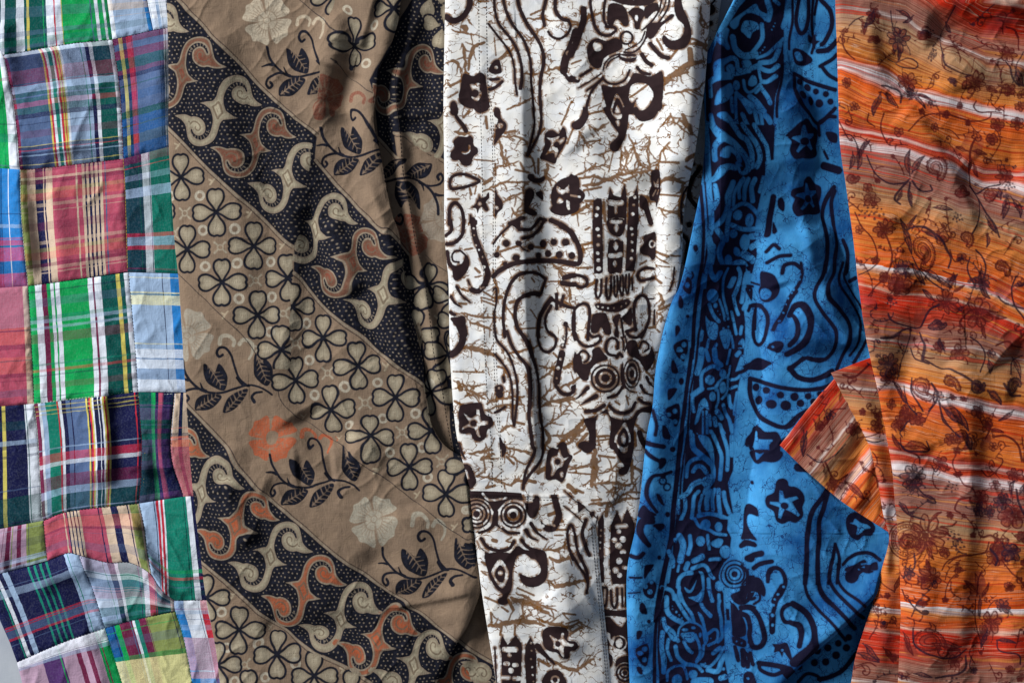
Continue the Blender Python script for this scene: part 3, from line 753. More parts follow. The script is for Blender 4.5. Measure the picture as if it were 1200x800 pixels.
f 150,510 190,500 240,490 300,490 310,520 330,570 370,590 380,640 340,680 330,730 290,760 240,745 220,705 170,710 140,690 140,640 135,570
-p 175,565 225,595 265,570 265,535 285,535 290,580 300,615 345,615 345,640 290,650 280,680 290,730 270,725 250,670 200,660 160,680 165,660 215,630;d 242,633 24
f 430,720 460,780 470,810 430,810;f 950,150 965,140 965,280 945,260;f 820,800 870,760 900,800
v 34 175,100 260,125 330,140 385,150;v 24 130,350 150,400;v 10 100,340 200,375 330,370;v 14 190,390 260,430 330,430;v 14 180,440 260,420 330,460;v 20 340,500 400,480 480,450 600,440;v 24 110,480 160,500
v 14 330,540 420,510 540,500 600,515;v 20 430,690 480,665 540,650;v 14 530,620 600,635;v 26 460,250 455,310;v 14 420,230 470,250;v 14 480,150 580,130 680,100;v 8 100,270 320,280;v 16 690,330 760,290 800,240
v 14 700,460 760,410 800,380;v 26 720,510 830,480 950,460;v 10 700,520 780,500;v 8 720,670 820,600 920,490;v 30 730,680 760,740 730,800;v 20 800,720 900,710 960,680;v 14 800,150 840,180;v 20 880,250 930,220;v 10 690,230 760,255 810,250
@650 390 6.0125
s 20 150,0 175,60 220,95 280,85 320,50 310,20 270,30 240,0;s 20 435,110 435,60 400,35 365,60 355,110 375,150 420,160;s 22 500,-10 520,20 570,30 620,-10
s 12 465,30 480,80 475,120;s 12 490,20 500,80 485,130;s 22 430,170 450,145 470,165
f 265,120 310,100 340,140 370,180 300,210 255,260 240,330 190,325 145,260 130,200 150,150 190,160 200,215 240,210 265,165;s 16 165,160 200,125 240,150 235,190 210,205
f 510,60 560,50 580,110 600,160 650,150 670,100 640,70 680,100 700,170 680,220 640,270 610,230 580,190 520,160 500,110;s 16 585,110 610,60 650,75 655,110 625,130
-d 352,318 110;d 352,318 98;-d 352,318 84;d 352,318 70;-d 352,318 44;d 352,318 27
-e 535,285 68 115;e 535,285 60 104;-e 535,285 50 90;e 535,285 42 76;-e 535,285 28 50;e 535,285 17 30
f 455,270 470,200 480,270 490,360 520,400 560,415 540,420 490,390 460,350;s 22 370,450 430,430 470,380
t 30 8 235,385 190,430 150,465;t 34 10 290,440 240,470 190,500;s 26 345,505 290,540 220,550;t 24 10 640,310 660,350 700,385;t 26 10 600,370 630,420 680,435;s 22 585,465 620,490 665,500
s 24 380,510 420,550 480,560 530,540 560,490
f 210,600 290,580 360,530 380,575 450,605 530,598 580,540 690,510 690,560 650,560 600,560 570,600 550,680 550,810 530,810 390,810 390,650 370,570 310,570 290,620 290,740 280,810 240,810 240,700 215,640
-f 485,625 510,680 525,740 510,810 430,810 420,740 450,680;f 480,665 510,720 505,790 470,800 440,780 440,720;-f 478,700 490,740 480,780 462,770 460,730
s 40 590,700 610,760 640,800;f 175,770 230,760 290,810 175,810
v 40 40,780 100,720 160,670 210,610;v 26 90,780 170,700 230,650;v 30 160,780 230,710;v 20 0,480 60,470 130,450;v 20 40,380 110,350 180,315;v 14 60,250 130,225;v 14 300,720 380,720;v 14 300,760 390,750;v 12 420,480 450,500
v 10 500,440 520,500;v 14 560,640 600,670 650,690;v 20 550,700 560,790;v 10 700,200 690,250;v 14 680,300 710,290;v 14 640,270 700,330;v 12 380,480 360,520
@530 520 6.0125
t 30 12 45,0 65,50 90,100;s 40 75,160 115,165 140,230 150,260 130,290;f 100,250 160,240 150,280 120,300;f 345,-10 375,-10 385,40 355,90 350,40
s 20 555,-10 575,40 550,110 525,170 508,240 500,310;s 22 630,-10 625,80 590,150 540,220 510,270
f 665,60 700,20 740,30 770,-10 800,-10 820,60 850,90 820,150 800,230 770,270 730,250 660,250 655,180
-f 700,90 740,75 755,30 770,80 790,100 820,90 790,120 780,150 740,170 710,220 690,220 700,170 690,130;d 742,122 20;-f 755,200 780,190 780,230 765,235
v 22 120,75 220,50 280,30;v 24 200,110 250,90 290,70;v 18 380,20 470,35 555,45;v 12 360,50 450,110 520,140;v 14 390,80 440,130;v 24 410,280 450,250 500,250;v 26 520,250 580,265;v 12 160,230 270,240 400,285;v 30 600,190 650,170;v 26 240,300 300,290;v 8 230,100 240,200
v 20 860,70 900,40;v 14 830,170 950,150;v 30 820,290 860,340
@620 520 6.0125
f 350,-10 470,-10 450,40 410,65 370,40
f 575,-10 600,50 640,120 660,150 625,170 625,210 660,215 690,190 720,80 730,-10 690,-10 680,50 650,60 620,20 610,-10
v 50 460,40 455,120 460,200 450,290;v 24 710,100 715,200 710,270;v 12 270,150 350,160 430,150;v 10 280,200 430,215;v 14 490,200 580,170 620,140;v 12 490,80 600,90;v 14 430,160 500,110;v 18 480,270 600,280 700,300
v 12 440,390 500,380;v 20 420,420 520,410 600,420;v 16 600,390 700,340 780,340;v 14 560,440 640,400 780,380;v 34 540,430 530,500;v 20 270,300 380,330;v 16 230,400 290,410;v 10 720,150 790,190;v 14 540,330 600,300 600,360
p 570,800 570,560 580,540 610,470 640,530 650,550 690,450 725,530 740,560 740,800;-s 34 615,575 680,575;-d 630,615 18;-d 600,675 20;-d 660,670 22;-d 630,715 24;-d 660,760 22
p 480,800 480,540 515,480 525,540 525,800;-d 503,600 8;-d 500,640 8;-d 497,690 8;-d 495,735 8
s 18 290,560 265,640 280,740 300,800;s 18 290,560 330,650 335,740 350,800;s 28 445,480 390,560 385,650 400,740 430,800;s 8 480,500 460,600 480,700;p 335,390 395,435 340,485;s 8 250,330 340,400 480,520;s 8 220,430 300,470 390,550
@620 650 5.333
s 14 305,180 310,260 300,180;s 14 320,270 315,400;s 14 345,270 330,380;f 340,300 440,250 440,310 400,340 420,380 380,380 350,340;s 12 345,430 400,435 470,370;s 18 360,130 360,240
p 435,-10 465,-10 465,170 440,170;p 500,-10 630,-10 620,180 520,180 500,90;-d 562,35 20;-d 540,92 22;-d 565,125 16;-s 24 590,75 620,80;-d 480,50 20;-d 487,100 20
s 16 455,200 450,300 475,310 485,210 455,200;s 18 510,220 515,300 535,330 550,290 550,210;s 14 580,210 585,320;s 14 605,190 605,320;f 450,335 540,345 630,345 630,390 540,380 460,375
f 460,400 500,385 540,430 580,450 600,420 630,400 630,640 600,600 540,580 510,540 500,490 470,470;-f 540,400 580,390 575,440;-f 520,510 540,510 520,560 500,560;-e 562,550 22 30;-r 562,550 45 8
f 380,590 430,560 480,520 500,560 490,600 520,640 510,690 480,700 440,690 410,660 390,620;-f 430,650 460,650 455,690 430,690;-f 470,630 490,640 500,690 485,695;-s 16 400,590 440,590
f 540,660 635,640 635,800 560,800;-d 595,735 65;d 595,735 58;-d 595,735 44;d 595,735 36;-d 595,735 22;d 595,735 14
s 14 380,660 400,740 420,800;s 18 270,-10 350,110 360,180;s 26 370,-10 430,60
'''
POCKET = '''
@530 520 6.0125
f 120,315 410,325 480,335 500,390 440,385 380,400 330,450 300,480 265,430 220,395 130,380;-s 16 215,345 250,385 300,390 380,375;f 270,350 300,335 330,360
-d 172,488 112;d 172,488 103;-d 172,488 90;d 172,488 78;-d 172,488 62;d 172,488 48;-d 172,488 37;d 172,488 24
-d 430,495 102;d 430,495 92;-d 430,495 79;d 430,495 67;-d 430,495 46;d 430,495 25;~r 425,480 48 14
f 500,360 530,410 575,380 580,360 610,365 615,430 590,500 550,515 520,460;-s 14 495,350 515,400 560,400
f 300,450 325,470 325,560 360,600 300,570 270,600 220,620 190,625 270,570 285,500;s 20 355,590 400,620 470,620;s 20 190,620 250,600 290,570
t 30 10 555,555 600,620 665,665;t 30 10 520,600 550,650 600,670;s 24 490,670 530,720 600,745;s 24 205,660 250,720 330,745 400,730 435,680
f 175,680 210,740 300,770 400,765 460,710 520,740 640,740 660,800 560,800 520,770 460,780 430,810 240,810 230,750 190,710
s 46 710,340 735,430 750,500 730,560;f 620,530 650,560 700,570 740,540 740,590 700,615 650,605 630,570;-d 638,572 12;-d 718,570 10
p 880,390 935,435 885,485;s 8 800,335 870,400 940,440;s 8 780,430 850,480 920,550;s 20 910,800 880,740 860,620 835,565 810,620 820,720 850,810;s 26 940,530 915,620 940,720 965,780
v 12 640,430 720,410;v 24 680,500 720,490;v 14 720,600 800,600;v 10 720,640 780,640;v 8 740,740 800,700;v 16 640,740 720,750 800,720;v 20 590,590 620,600;v 14 380,680 420,650;v 24 290,670 310,670;v 24 760,520 780,540
@550 650 5.333
f 110,-10 280,-10 270,100 265,200 235,260 245,290 210,305 180,290 180,265 210,240 160,190 120,110;-f 190,20 240,80 245,130 205,200 150,130 140,90;f 190,55 225,100 205,165 160,120;-d 195,105 16
f 380,-10 470,-10 490,60 480,140 430,185 370,190 325,160 315,110 370,130 420,120 445,90 430,40
p 205,800 200,600 190,560 205,490 240,550 290,490 325,540 330,570 320,800;-s 34 220,580 290,580;-d 250,615 14;-s 28 225,668 240,668;-s 26 280,676 295,676;-d 260,710 18;-s 30 205,755 245,755;-s 30 280,760 310,760
p 355,800 345,640 350,560 380,500 405,550 420,620 415,800;-d 385,540 7;-d 388,588 7;-d 385,640 7;-d 392,690 7;-d 395,740 7;-d 400,780 6;s 12 160,570 170,800
f 455,480 480,445 540,435 600,445 620,480 610,520 660,530 680,560 660,585 630,590 620,635 580,635 545,600 500,590 465,560
-f 500,490 560,520 575,480 590,480 590,510 620,540 650,545 640,560 590,560 590,620 580,625 555,580 520,570 525,540;d 552,545 18
t 40 14 425,560 460,600 530,670;f 460,800 470,740 510,710 560,710 590,750 600,800;-r 535,770 22 12
s 16 640,-10 680,60 720,120 740,180 730,230;s 20 680,-10 730,90 740,170
v 24 490,150 540,180 620,170 700,150 760,140;v 26 500,10 560,25 640,15;v 34 260,260 330,280 420,320 490,360;v 30 120,430 200,430 280,405 380,410 470,430;v 20 420,390 500,420 620,440 700,420;v 12 290,230 420,290 540,340;v 14 100,250 180,280
v 12 80,90 110,110;v 12 80,40 110,50;v 14 205,440 200,490;v 14 290,430 285,490;v 20 480,640 560,670 640,710 700,700 780,650;v 16 630,480 700,440;v 16 430,640 500,680;v 10 330,300 340,400;v 30 250,270 280,330;v 14 580,350 660,360;v 8 300,200 400,250;v 10 600,420 680,400;v 10 130,350 140,420;v 12 200,320 240,350
'''
BLUE = '''
@810 0 5.063
p 90,800 75,400 110,300 200,150 260,50 330,-30 545,-30 545,250 520,460 490,690 480,810
-f 310,60 370,20 400,60 460,90 430,130 400,110 340,80 280,110 250,170 220,190 200,150;s 26 270,180 280,130 330,95 390,110 420,150 410,230 380,290 350,310
-f 300,130 380,140 390,180 350,200 330,240 290,210 270,190;f 260,220 340,240 360,210 380,180 370,260 320,310 270,320 240,280
-s 26 440,0 460,60 450,120;-s 24 560,0 565,80 540,160;-s 14 480,0 510,20;f 450,180 480,120 510,120 500,170 470,205;-d 470,180 5;-d 482,160 5;-d 490,140 4
-s 34 215,240 230,300 290,340 370,330;-s 22 180,200 165,260 180,300;-s 22 140,250 120,320 110,380;-s 22 350,320 410,240 410,150
f 390,320 430,260 500,220 520,225 460,270 440,320 400,335;-d 400,320 5;-d 415,305 5;-d 425,290 5;-s 16 380,350 440,330 490,280 540,230;-s 24 400,380 470,370 500,320 520,260;-s 22 400,410 460,430 500,400;-s 20 410,490 450,490 490,460
-s 24 150,460 150,400 200,360 240,370 260,430 350,410 400,390;-s 20 150,460 250,450 330,430;-d 200,425 30;-f 280,370 330,365 345,400 310,420 280,400;-f 320,490 345,455 370,460 380,500 345,520 320,515;-s 16 390,410 400,460 405,500 330,560 300,540 290,490
-e 240,520 26 30;-s 30 120,500 150,480 200,470;-s 18 115,500 120,590;-f 140,640 160,540 200,510 220,560 200,590 180,620
-s 18 205,600 210,680;-s 18 235,590 235,740;-s 26 240,570 300,620 380,660 440,700 460,730;-s 24 290,620 330,670;-s 30 330,590 370,620 420,670;-s 24 420,540 450,590 460,620;-s 20 370,560 410,520
-s 22 120,700 140,770 170,810;-s 26 170,700 200,740 250,780;-f 190,750 240,720 260,780 280,800 220,800;-s 24 280,690 310,750 340,800;-s 22 360,670 380,740 400,790;-s 20 400,680 410,740
-s 12 85,800 80,600 75,420 100,330;-s 10 555,160 540,330 520,480 490,660 485,800
s 16 590,0 600,120 580,220 575,290;s 22 630,-10 620,120 640,190 670,180 690,100 690,-10;s 18 720,-10 710,140 730,250 720,310;s 20 750,-10 730,80;s 26 770,-10 830,60 840,150 800,240 780,260
f 690,200 720,220 740,190 745,235 770,240 745,260 740,290 720,255 690,240;f 600,290 650,290 720,340 715,370 660,385 610,370;-f 610,310 640,305 660,350 625,355
s 22 770,390 840,350 870,320;s 22 780,390 820,440 870,470;s 30 760,300 820,290 870,240
s 24 600,440 700,480 790,510 860,530;s 22 600,450 600,540 630,620 690,680 760,730 830,670 860,640
d 635,487 20;d 690,520 24;d 745,540 18;d 645,575 22;d 700,600 24;d 765,610 24;d 805,555 18;d 832,600 18
f 550,810 600,760 640,720 660,740 640,800;s 22 770,720 820,690 860,690;s 20 760,740 765,800;s 16 530,330 520,480 500,640 500,700
@800 150 4.79
p 120,-10 510,-10 500,180 450,190 450,260 410,460 400,560 430,700 400,810 100,810 130,600 120,300
-s 26 135,-10 140,200 145,320 150,560 120,600;-s 26 140,300 180,290 220,230 260,230;-s 30 165,-10 210,60 270,110 330,170 350,230 310,250 280,210;-s 24 180,190 180,120 210,70;-s 26 220,165 230,130 270,150 290,190
-s 26 245,-10 290,50 340,80 370,150 370,220;-s 24 310,-10 360,50 400,100 420,170 400,220;-s 22 385,-10 430,60 460,110 470,180;s 14 302,228 318,232 308,240
-s 20 165,450 185,400 180,330;-s 22 150,560 200,520 230,440 230,380 250,310;-s 16 260,430 260,360 300,300;-s 22 295,390 290,340 320,290;-s 22 330,400 330,340 350,290;-s 24 380,410 370,340 390,290;-s 18 420,360 440,280
-s 18 250,460 300,430 350,430 400,470 420,500;-d 292,487 28;-e 365,515 26 34;-s 22 245,470 235,540 230,620;-s 20 260,540 330,560 400,560;-d 270,585 24;-f 330,590 370,600 370,660 340,680 310,640;-s 30 380,600 420,600;-s 30 390,660 430,640
-f 280,660 310,670 320,710 280,700;-s 36 340,700 400,730;-e 245,735 24 34;-s 24 260,800 290,750 340,750 370,800;-s 22 185,570 210,620 190,690 210,760;-s 34 135,620 150,700 130,800;-d 155,660 20
s 34 500,390 480,500 475,600;f 525,410 545,390 565,420 560,470 530,450;f 500,530 525,590 500,600;e 62,672 12 20;s 18 100,330 105,600 95,800
f 588,28 638,8 648,-32 678,-52 718,-12 758,8 758,58 743,98 748,148 708,168 658,168 618,173 593,128 603,78 583,58;-p 653,-12 663,-12 678,33 723,28 723,43 688,68 708,118 698,128 673,98 638,143 628,133 648,88 603,63 608,53 648,43;d 666,78 20
f 610,350 660,330 670,290 700,270 740,310 780,330 780,380 765,420 770,470 730,490 680,490 640,495 615,450 625,400 605,380
-p 675,310 685,310 700,355 745,350 745,365 710,390 730,440 720,450 695,420 660,465 650,455 670,410 625,385 630,375 670,365;d 688,400 20
f 810,20 870,30 870,80 830,70;s 44 800,210 880,235;s 14 800,130 820,170
s 26 855,330 810,400 785,480 790,580 795,700 780,810;s 22 860,350 840,420 850,530 855,640 840,740 835,810;s 24 905,630 930,700 920,790 900,820;s 18 480,690 510,660 540,680;s 20 490,750 540,720 600,715;s 22 560,810 570,770 620,760 660,790
@770 310 7.41
p 410,190 430,-10 770,-10 770,810 350,810 375,560
s 34 370,-10 345,130 320,320 305,520 300,700 295,810;s 40 400,220 385,400 375,520;s 22 375,500 350,600 345,680 340,810
f 250,100 280,130 285,200 270,250 240,240 215,200 235,150;-e 250,175 18 24;s 14 285,60 295,90 280,120;f 195,265 215,320 205,370 180,370 175,330;d 250,445 15;f 150,530 180,530 185,570 150,620
f 130,700 200,650 250,650 250,760 200,810 160,790;-d 220,690 24;-d 180,730 22;-d 215,790 24
-e 470,265 50 60;-s 36 440,0 450,60 490,120 530,60;-s 18 600,20 560,120 560,250 590,380 610,470;-s 16 530,300 570,420 580,480;-f 590,190 640,200 680,130 680,100 640,100 600,180;-s 30 700,20 720,80 700,180 660,270;-s 26 660,280 680,360 710,430
-s 34 780,70 760,150 740,320;-f 410,440 440,480 520,520 510,640 450,640 420,560;-s 26 440,340 480,430 530,490;-e 497,350 18 22;-d 520,400 5;-d 540,430 5;-s 24 640,410 660,480 680,560 690,600;-f 540,580 620,560 640,620 600,750 560,680
-s 20 640,620 660,700 650,800;-s 26 380,580 370,650;-s 20 420,810 430,700 440,650;-s 22 480,810 490,730 510,690;-f 740,380 790,290 820,340 760,400;-s 30 780,400 790,500;-f 780,540 830,560 800,640 770,600;-f 710,690 750,640 770,690;-s 24 740,540 730,600;-s 40 770,700 790,800;-f 700,740 740,720 750,800
s 20 545,560 570,520 620,515 645,560;-d 612,538 9;-d 570,550 9
f 770,10 830,0 810,50;f 770,200 840,200 830,310 800,270;-d 812,218 6;s 16 830,150 920,170;s 20 785,180 850,185;s 26 800,400 830,350 930,350 963,400;s 26 860,480 840,600 870,680 930,690 963,640;f 850,410 880,410 870,550 830,540;s 20 940,180 920,230 960,310;f 930,60 963,60 963,180 930,140
@880 310 6.4
f 100,60 140,50 190,80 220,170 200,240 150,280 110,270 90,230 100,180;-e 128,215 36 46
s 24 370,-10 375,80 340,190 290,260 260,340 210,430 190,490;s 40 340,200 280,300 220,430;-d 363,75 6;-d 360,110 7;-d 330,185 9;-d 320,208 7;-d 290,250 9;-d 268,298 7;-d 243,368 9;-d 220,430 8
s 26 0,310 90,310 140,360 155,450 130,560 80,600 40,580 25,500 30,400 50,330;s 30 45,340 35,480
s 46 300,370 340,310 390,300 430,370 440,460 410,550 350,610 275,660;s 34 285,395 330,400 350,460 340,540 290,590;f 200,570 250,580 230,640 200,650 190,630 150,620;d 190,610 30;-d 188,608 8
s 30 535,-10 520,80 480,180 475,260 530,360 600,450 630,510 620,600 570,690 500,720 430,690 380,710 290,780
s 28 610,-10 600,70 560,170 565,250 640,340 710,440 725,540 690,660 640,790;s 22 680,-10 645,90 650,170 720,270 790,370 810,450 790,580 740,680;s 18 710,-10 685,100 740,200 820,300 835,330;s 26 860,570 800,690 770,740;s 30 790,100 730,130
f 0,740 50,700 130,710 180,740 120,770 40,790;-s 12 30,745 120,740
@750 410 6.836
p 450,-10 420,300 400,480 370,810 700,810 760,700 790,300 820,180 840,-10
f 250,70 290,150 290,180 250,180 235,140;e 322,250 22 30;f 215,315 285,310 250,370 215,400;f 200,470 230,450 300,430 310,520 290,600 260,610 250,560 200,530;-d 268,487 20;-e 217,515 20 16;-d 268,570 22;f 170,600 205,620 230,700 200,710 170,690;s 30 60,745 120,760 180,770;d 250,790 22;s 20 110,480 130,600 120,680
f 270,0 320,-10 350,30 340,90 310,60;-d 335,48 22;-s 20 290,0 320,0;s 34 405,-10 390,150 370,300 350,450 325,650 315,810;s 16 450,-10 430,180 400,330 385,500 375,650 370,810
-s 40 485,0 480,90 455,180;-s 26 520,0 545,80;-s 34 590,0 600,80 640,120;-s 16 720,0 690,110;-s 24 490,290 490,200 520,160 580,130 620,150;-e 555,240 36 38;-e 655,190 28 36;-s 14 600,290 650,230 700,210 720,130;-e 655,300 26 44;-s 16 600,320 620,260
-s 16 700,200 690,330 650,390;-e 575,370 24 38;-s 14 540,310 610,310 620,400 600,460;-s 34 490,310 420,360;-s 22 420,350 415,420 425,490;-f 460,470 470,420 510,380 540,420 550,480 520,460 490,480 460,570 430,590;-s 12 500,490 500,680;-s 16 530,490 530,680;-s 20 550,520 555,600
-s 28 590,540 600,600;-s 34 610,490 650,540;-s 24 660,440 680,500 720,560 740,650;-s 30 710,370 720,430 740,460;-s 20 630,590 680,670;-s 26 640,600 680,720 720,810;-s 26 560,650 610,740 650,810;-f 450,660 490,700 540,700 560,810 500,810 470,730;-s 24 400,650 400,740 420,800
-s 20 720,240 780,230 820,190;-s 18 720,310 780,290;-s 30 780,40 800,20;-s 34 830,60 790,170;-s 20 745,600 740,800;-s 14 780,340 760,460 760,520;-s 8 790,330 770,560 755,810
s 18 860,150 957,150;s 14 750,200 860,160;s 26 885,230 880,330 910,430 957,500;f 920,290 957,270 957,320 930,320;d 950,400 20;s 30 957,620 910,670 880,730 900,790
@860 420 5.333
f 60,50 150,10 240,30 200,70 110,70;s 22 0,100 60,80 90,60;s 26 345,60 400,20 430,-10;s 34 350,55 400,110 480,130 560,110 610,80;f 430,-10 560,-10 580,10 500,20
s 26 105,125 200,150 300,180 420,195 540,185 640,150;s 28 105,130 110,240 160,340 240,405 320,430 380,380 440,340 500,310
d 145,180 24;d 220,200 22;d 295,228 22;d 380,238 26;d 465,235 20;d 170,262 28;d 245,288 28;d 325,295 32;d 418,280 24;d 500,270 22;d 540,220 20;s 14 330,440 370,420 400,380
f 75,520 110,490 130,430 180,430 210,460 270,460 295,500 290,560 290,610 250,650 200,645 170,660 130,620 125,560 80,550
-f 150,460 165,460 175,505 250,510 230,540 235,600 250,630 215,605 180,610 165,640 150,620 140,560 95,545 95,530 140,530;d 205,615 22;f 385,660 470,690 490,715 385,705;d 300,790 36;d 140,780 10
@735 510 6.4
p 440,-10 410,430 380,470 370,700 340,810 740,810 760,620 800,590 780,480 760,360 800,260 800,-10
f 90,0 150,-10 150,40 130,80 100,40;s 34 150,50 200,70 260,80;s 26 150,110 190,160 240,190;f 230,170 270,165 280,200 250,240 230,240;d 330,100 18;f 270,-10 310,-10 310,25 290,20
s 24 320,270 250,290 190,300 160,360 150,440 170,510 210,570;d 260,300 20;r 257,338 26 10;r 290,385 26 10;f 210,430 240,450 270,520 250,515 220,480
f 90,600 130,520 160,560 210,590 170,610 120,620;d 295,590 20;s 40 180,640 120,650 100,720 130,790;f 190,660 260,660 240,710 205,690;s 38 395,-10 380,150 365,330 345,500 335,650 325,810;s 14 440,-10 420,150 400,300 390,440 370,600 350,780
-s 34 480,0 490,90 540,140 600,190 640,240 640,320 600,380 580,430;-f 530,0 600,10 640,100 650,220 600,130 560,70;-s 26 640,0 680,80 710,150 710,220 700,330;-s 24 720,-10 750,80 760,150 755,260;-s 28 790,10 790,150;-s 22 440,310 450,220 490,180 540,170
-s 26 490,270 520,230 560,240 585,280;-s 30 400,460 450,430 490,370 540,345;-s 60 590,350 620,330;-s 24 400,630 430,550 430,480;-s 16 380,480 380,580;-s 22 480,620 490,540 500,460 530,420;-s 16 540,600 535,540 555,450;-s 30 590,550 590,480 620,420;-s 26 640,560 635,480 655,410
-s 28 700,590 690,500 690,410;-s 26 770,580 740,500 730,430;-s 22 530,610 600,595 680,610 740,640 790,600;-s 24 390,750 450,720 490,650;-s 20 520,700 560,740 640,740;-f 440,760 480,750 500,800 450,800;-d 480,700 20
f 890,40 930,-10 960,-10 960,80 920,80
@735 600 6.4
p 345,180 380,60 760,60 740,120 780,200 770,340 720,380 700,560 740,640 800,680 800,810 280,810 270,620 300,500 340,300
s 36 180,40 120,60 95,130 110,190 150,240;f 180,90 260,80 270,110 230,135 200,110;s 30 40,320 80,330 110,300;d 230,335 16;f 140,385 190,390 150,450 120,490 120,400;f 110,560 150,520 180,500 210,540 205,600 180,640 130,620;-d 130,548 18;-d 165,590 20;-d 175,518 14;f 90,680 120,690 140,740 100,750;s 14 30,480 100,480;s 10 20,600 90,590
s 40 340,-10 325,180 300,320 270,440 245,560 225,700 210,810;s 18 280,600 265,700 260,810
-e 583,98 36 38;-e 683,120 30 38;-s 20 530,20 610,15 700,30 760,50;-s 18 500,50 540,110 610,140 660,170 740,180;-e 548,220 34 38;-s 24 470,180 475,250 460,310;-f 620,230 680,200 720,220 690,270 640,260;-e 735,300 44 46;-s 18 600,180 610,280;-s 34 500,360 560,330;-s 20 620,350 690,350
-s 30 455,380 440,420;-s 40 390,180 420,250 400,360;-s 30 310,290 340,350 340,400;-f 340,200 380,190 360,230;-s 20 320,400 300,520;-s 16 390,400 380,440;-s 26 380,560 390,500 430,460 480,450;-s 22 390,560 390,640 440,730 480,800;-f 430,560 470,580 500,540 520,500 490,590 450,600
-f 460,640 540,620 560,580 550,470 530,440 570,450 580,540 565,660 530,670;-s 24 490,420 560,390 600,410 630,470 650,490;-s 24 610,500 620,600 640,670;-s 24 250,560 330,590 350,650;-s 26 280,640 300,720 330,800;-s 16 360,620 400,710 460,790
-d 810,465 118;d 810,465 108;-d 810,465 98;d 810,465 80;-d 810,465 66;d 810,465 54;-d 810,465 44;d 810,465 24;-e 695,550 34 40;-s 20 690,620 690,660;-s 40 750,600 760,700
s 30 860,260 900,230 960,240;f 900,340 960,300 960,360 910,370;f 900,490 960,470 960,600 900,680 830,680 790,620 880,570;-s 12 890,640 910,600 950,590;s 20 850,740 900,700 960,710;s 22 960,640 930,650 930,610;-e 915,395 30 26;-d 940,450 22
@735 690 7.273
p 330,100 400,120 830,120 820,150 830,300 830,600 870,830 270,830 270,350
s 30 290,-10 265,150 240,300 230,500 230,830;s 22 320,20 290,150 270,300 265,500 280,700 280,830
f 110,110 140,120 160,205 100,180;d 175,272 16;f 80,350 120,350 110,400 80,420;f 80,490 160,460 180,520 165,640 130,640 80,560;-e 108,533 24 18;-e 145,500 22 20;-e 142,588 22 24;f 80,650 120,660 125,720 90,700
-s 34 330,70 340,180 390,240 460,280;-s 26 400,60 420,100 480,200 540,270;-s 22 450,30 480,120 550,220 570,280;-d 382,145 5;-d 385,170 6;-d 418,195 9;-d 440,220 8;-d 463,245 9;-f 520,65 560,75 610,40 640,0 630,110 570,100;-s 26 630,130 660,180 710,230;-s 24 690,-10 710,50 730,100
-f 600,200 650,240 670,330 690,420 660,480 640,380 640,300;-s 30 310,250 330,330 390,400 430,440;-f 330,310 400,350 430,440 370,430;-s 34 300,370 290,480 310,600 310,700;-s 24 350,430 340,510 370,600;-s 28 410,490 430,570 490,630 540,640
-s 14 430,400 450,320 530,280 620,310 660,380;-e 492,345 24 14;-e 563,330 20 12;-e 622,390 12 20;-f 455,380 500,370 570,370 590,420 540,460 480,430;-s 22 480,450 510,500 550,530;-s 20 580,390 610,470 620,540 590,610;-s 16 650,480 640,560 590,620;-s 20 690,380 740,340 770,360 760,440 690,480;-d 710,420 6
-s 24 790,100 780,150 800,280 810,400 770,450;-s 26 730,540 790,500;-s 22 630,640 700,660 760,600 820,500;-s 34 690,690 770,700 800,620 830,560;-d 645,635 8;-d 665,630 8;-s 18 340,770 350,690 420,650 480,660 510,760;-e 423,770 42 44;-e 560,725 40 38;-s 24 490,640 590,650 640,700;-s 40 800,760 830,750;-d 820,680 14;-s 60 580,790 700,790
f 885,170 920,120 1000,250 1020,330 1000,400 900,390;s 22 970,180 1010,150 1091,170;f 900,400 1010,440 1000,490 910,460;-d 935,440 7;-d 975,455 7;s 34 920,490 950,600;s 50 985,520 1000,640;s 34 1050,540 1070,640;s 26 1040,230 1060,330 1040,450;f 1000,720 1060,700 1090,780 1000,810;-d 1038,757 16
-s 12 830,-10 840,300 850,600 880,830;-s 10 880,-10 885,300 900,500 930,830
@870 530 5.333
f 60,-10 240,-10 240,40 200,65 160,50 120,75 80,50;-f 100,0 130,10 150,0 130,30 110,50;d 83,190 12
f 155,300 165,270 205,245 215,200 250,192 290,215 330,220 370,250 380,300 365,340 370,390 330,430 290,420 250,440 215,420 200,370 165,340
-p 235,235 250,240 265,285 330,270 340,285 300,305 320,340 350,385 340,395 300,365 265,350 240,405 225,400 235,340 180,320 180,305 235,305;d 265,328 22
f 25,350 60,325 110,350 115,400 80,390 55,400 50,450 70,500 100,550 60,545 0,550 20,480;s 26 0,590 40,575 85,580;s 34 35,660 80,640 125,630;s 28 75,720 120,690 185,675;s 14 0,700 30,750 30,800;s 22 165,800 170,730 220,715 260,760 265,800
s 30 520,230 480,290 430,360 405,440 395,580 390,700 385,810;s 30 520,240 500,340 470,420 465,560 460,700 460,810;s 24 530,810 545,700 570,580;s 22 570,570 595,660 585,810
f 645,410 680,370 750,380 820,440 830,480 800,520 750,520 720,545 670,520 645,470;-f 700,410 740,440 780,450 800,470 760,480 740,500 710,510 715,460 665,440 690,435
s 22 620,700 660,660 730,630 800,635 860,680;f 650,760 700,700 760,670 790,700 840,690 840,740 780,740 720,770 660,790;-s 10 700,740 760,720;-s 8 720,700 800,700;f 330,90 440,120 420,135 330,120
@870 660 5.717
s 22 410,-10 410,110 430,210 500,300 590,390 650,460 700,520;s 30 495,-10 500,130 540,220 630,310 700,380 760,440;s 24 590,-10 570,80 600,160 680,250 780,340 820,370;s 20 630,0 635,110 690,190 780,250 830,290
f 690,50 760,30 780,90 740,130 690,110;s 22 690,40 780,10;f 760,20 830,40 880,60 830,70
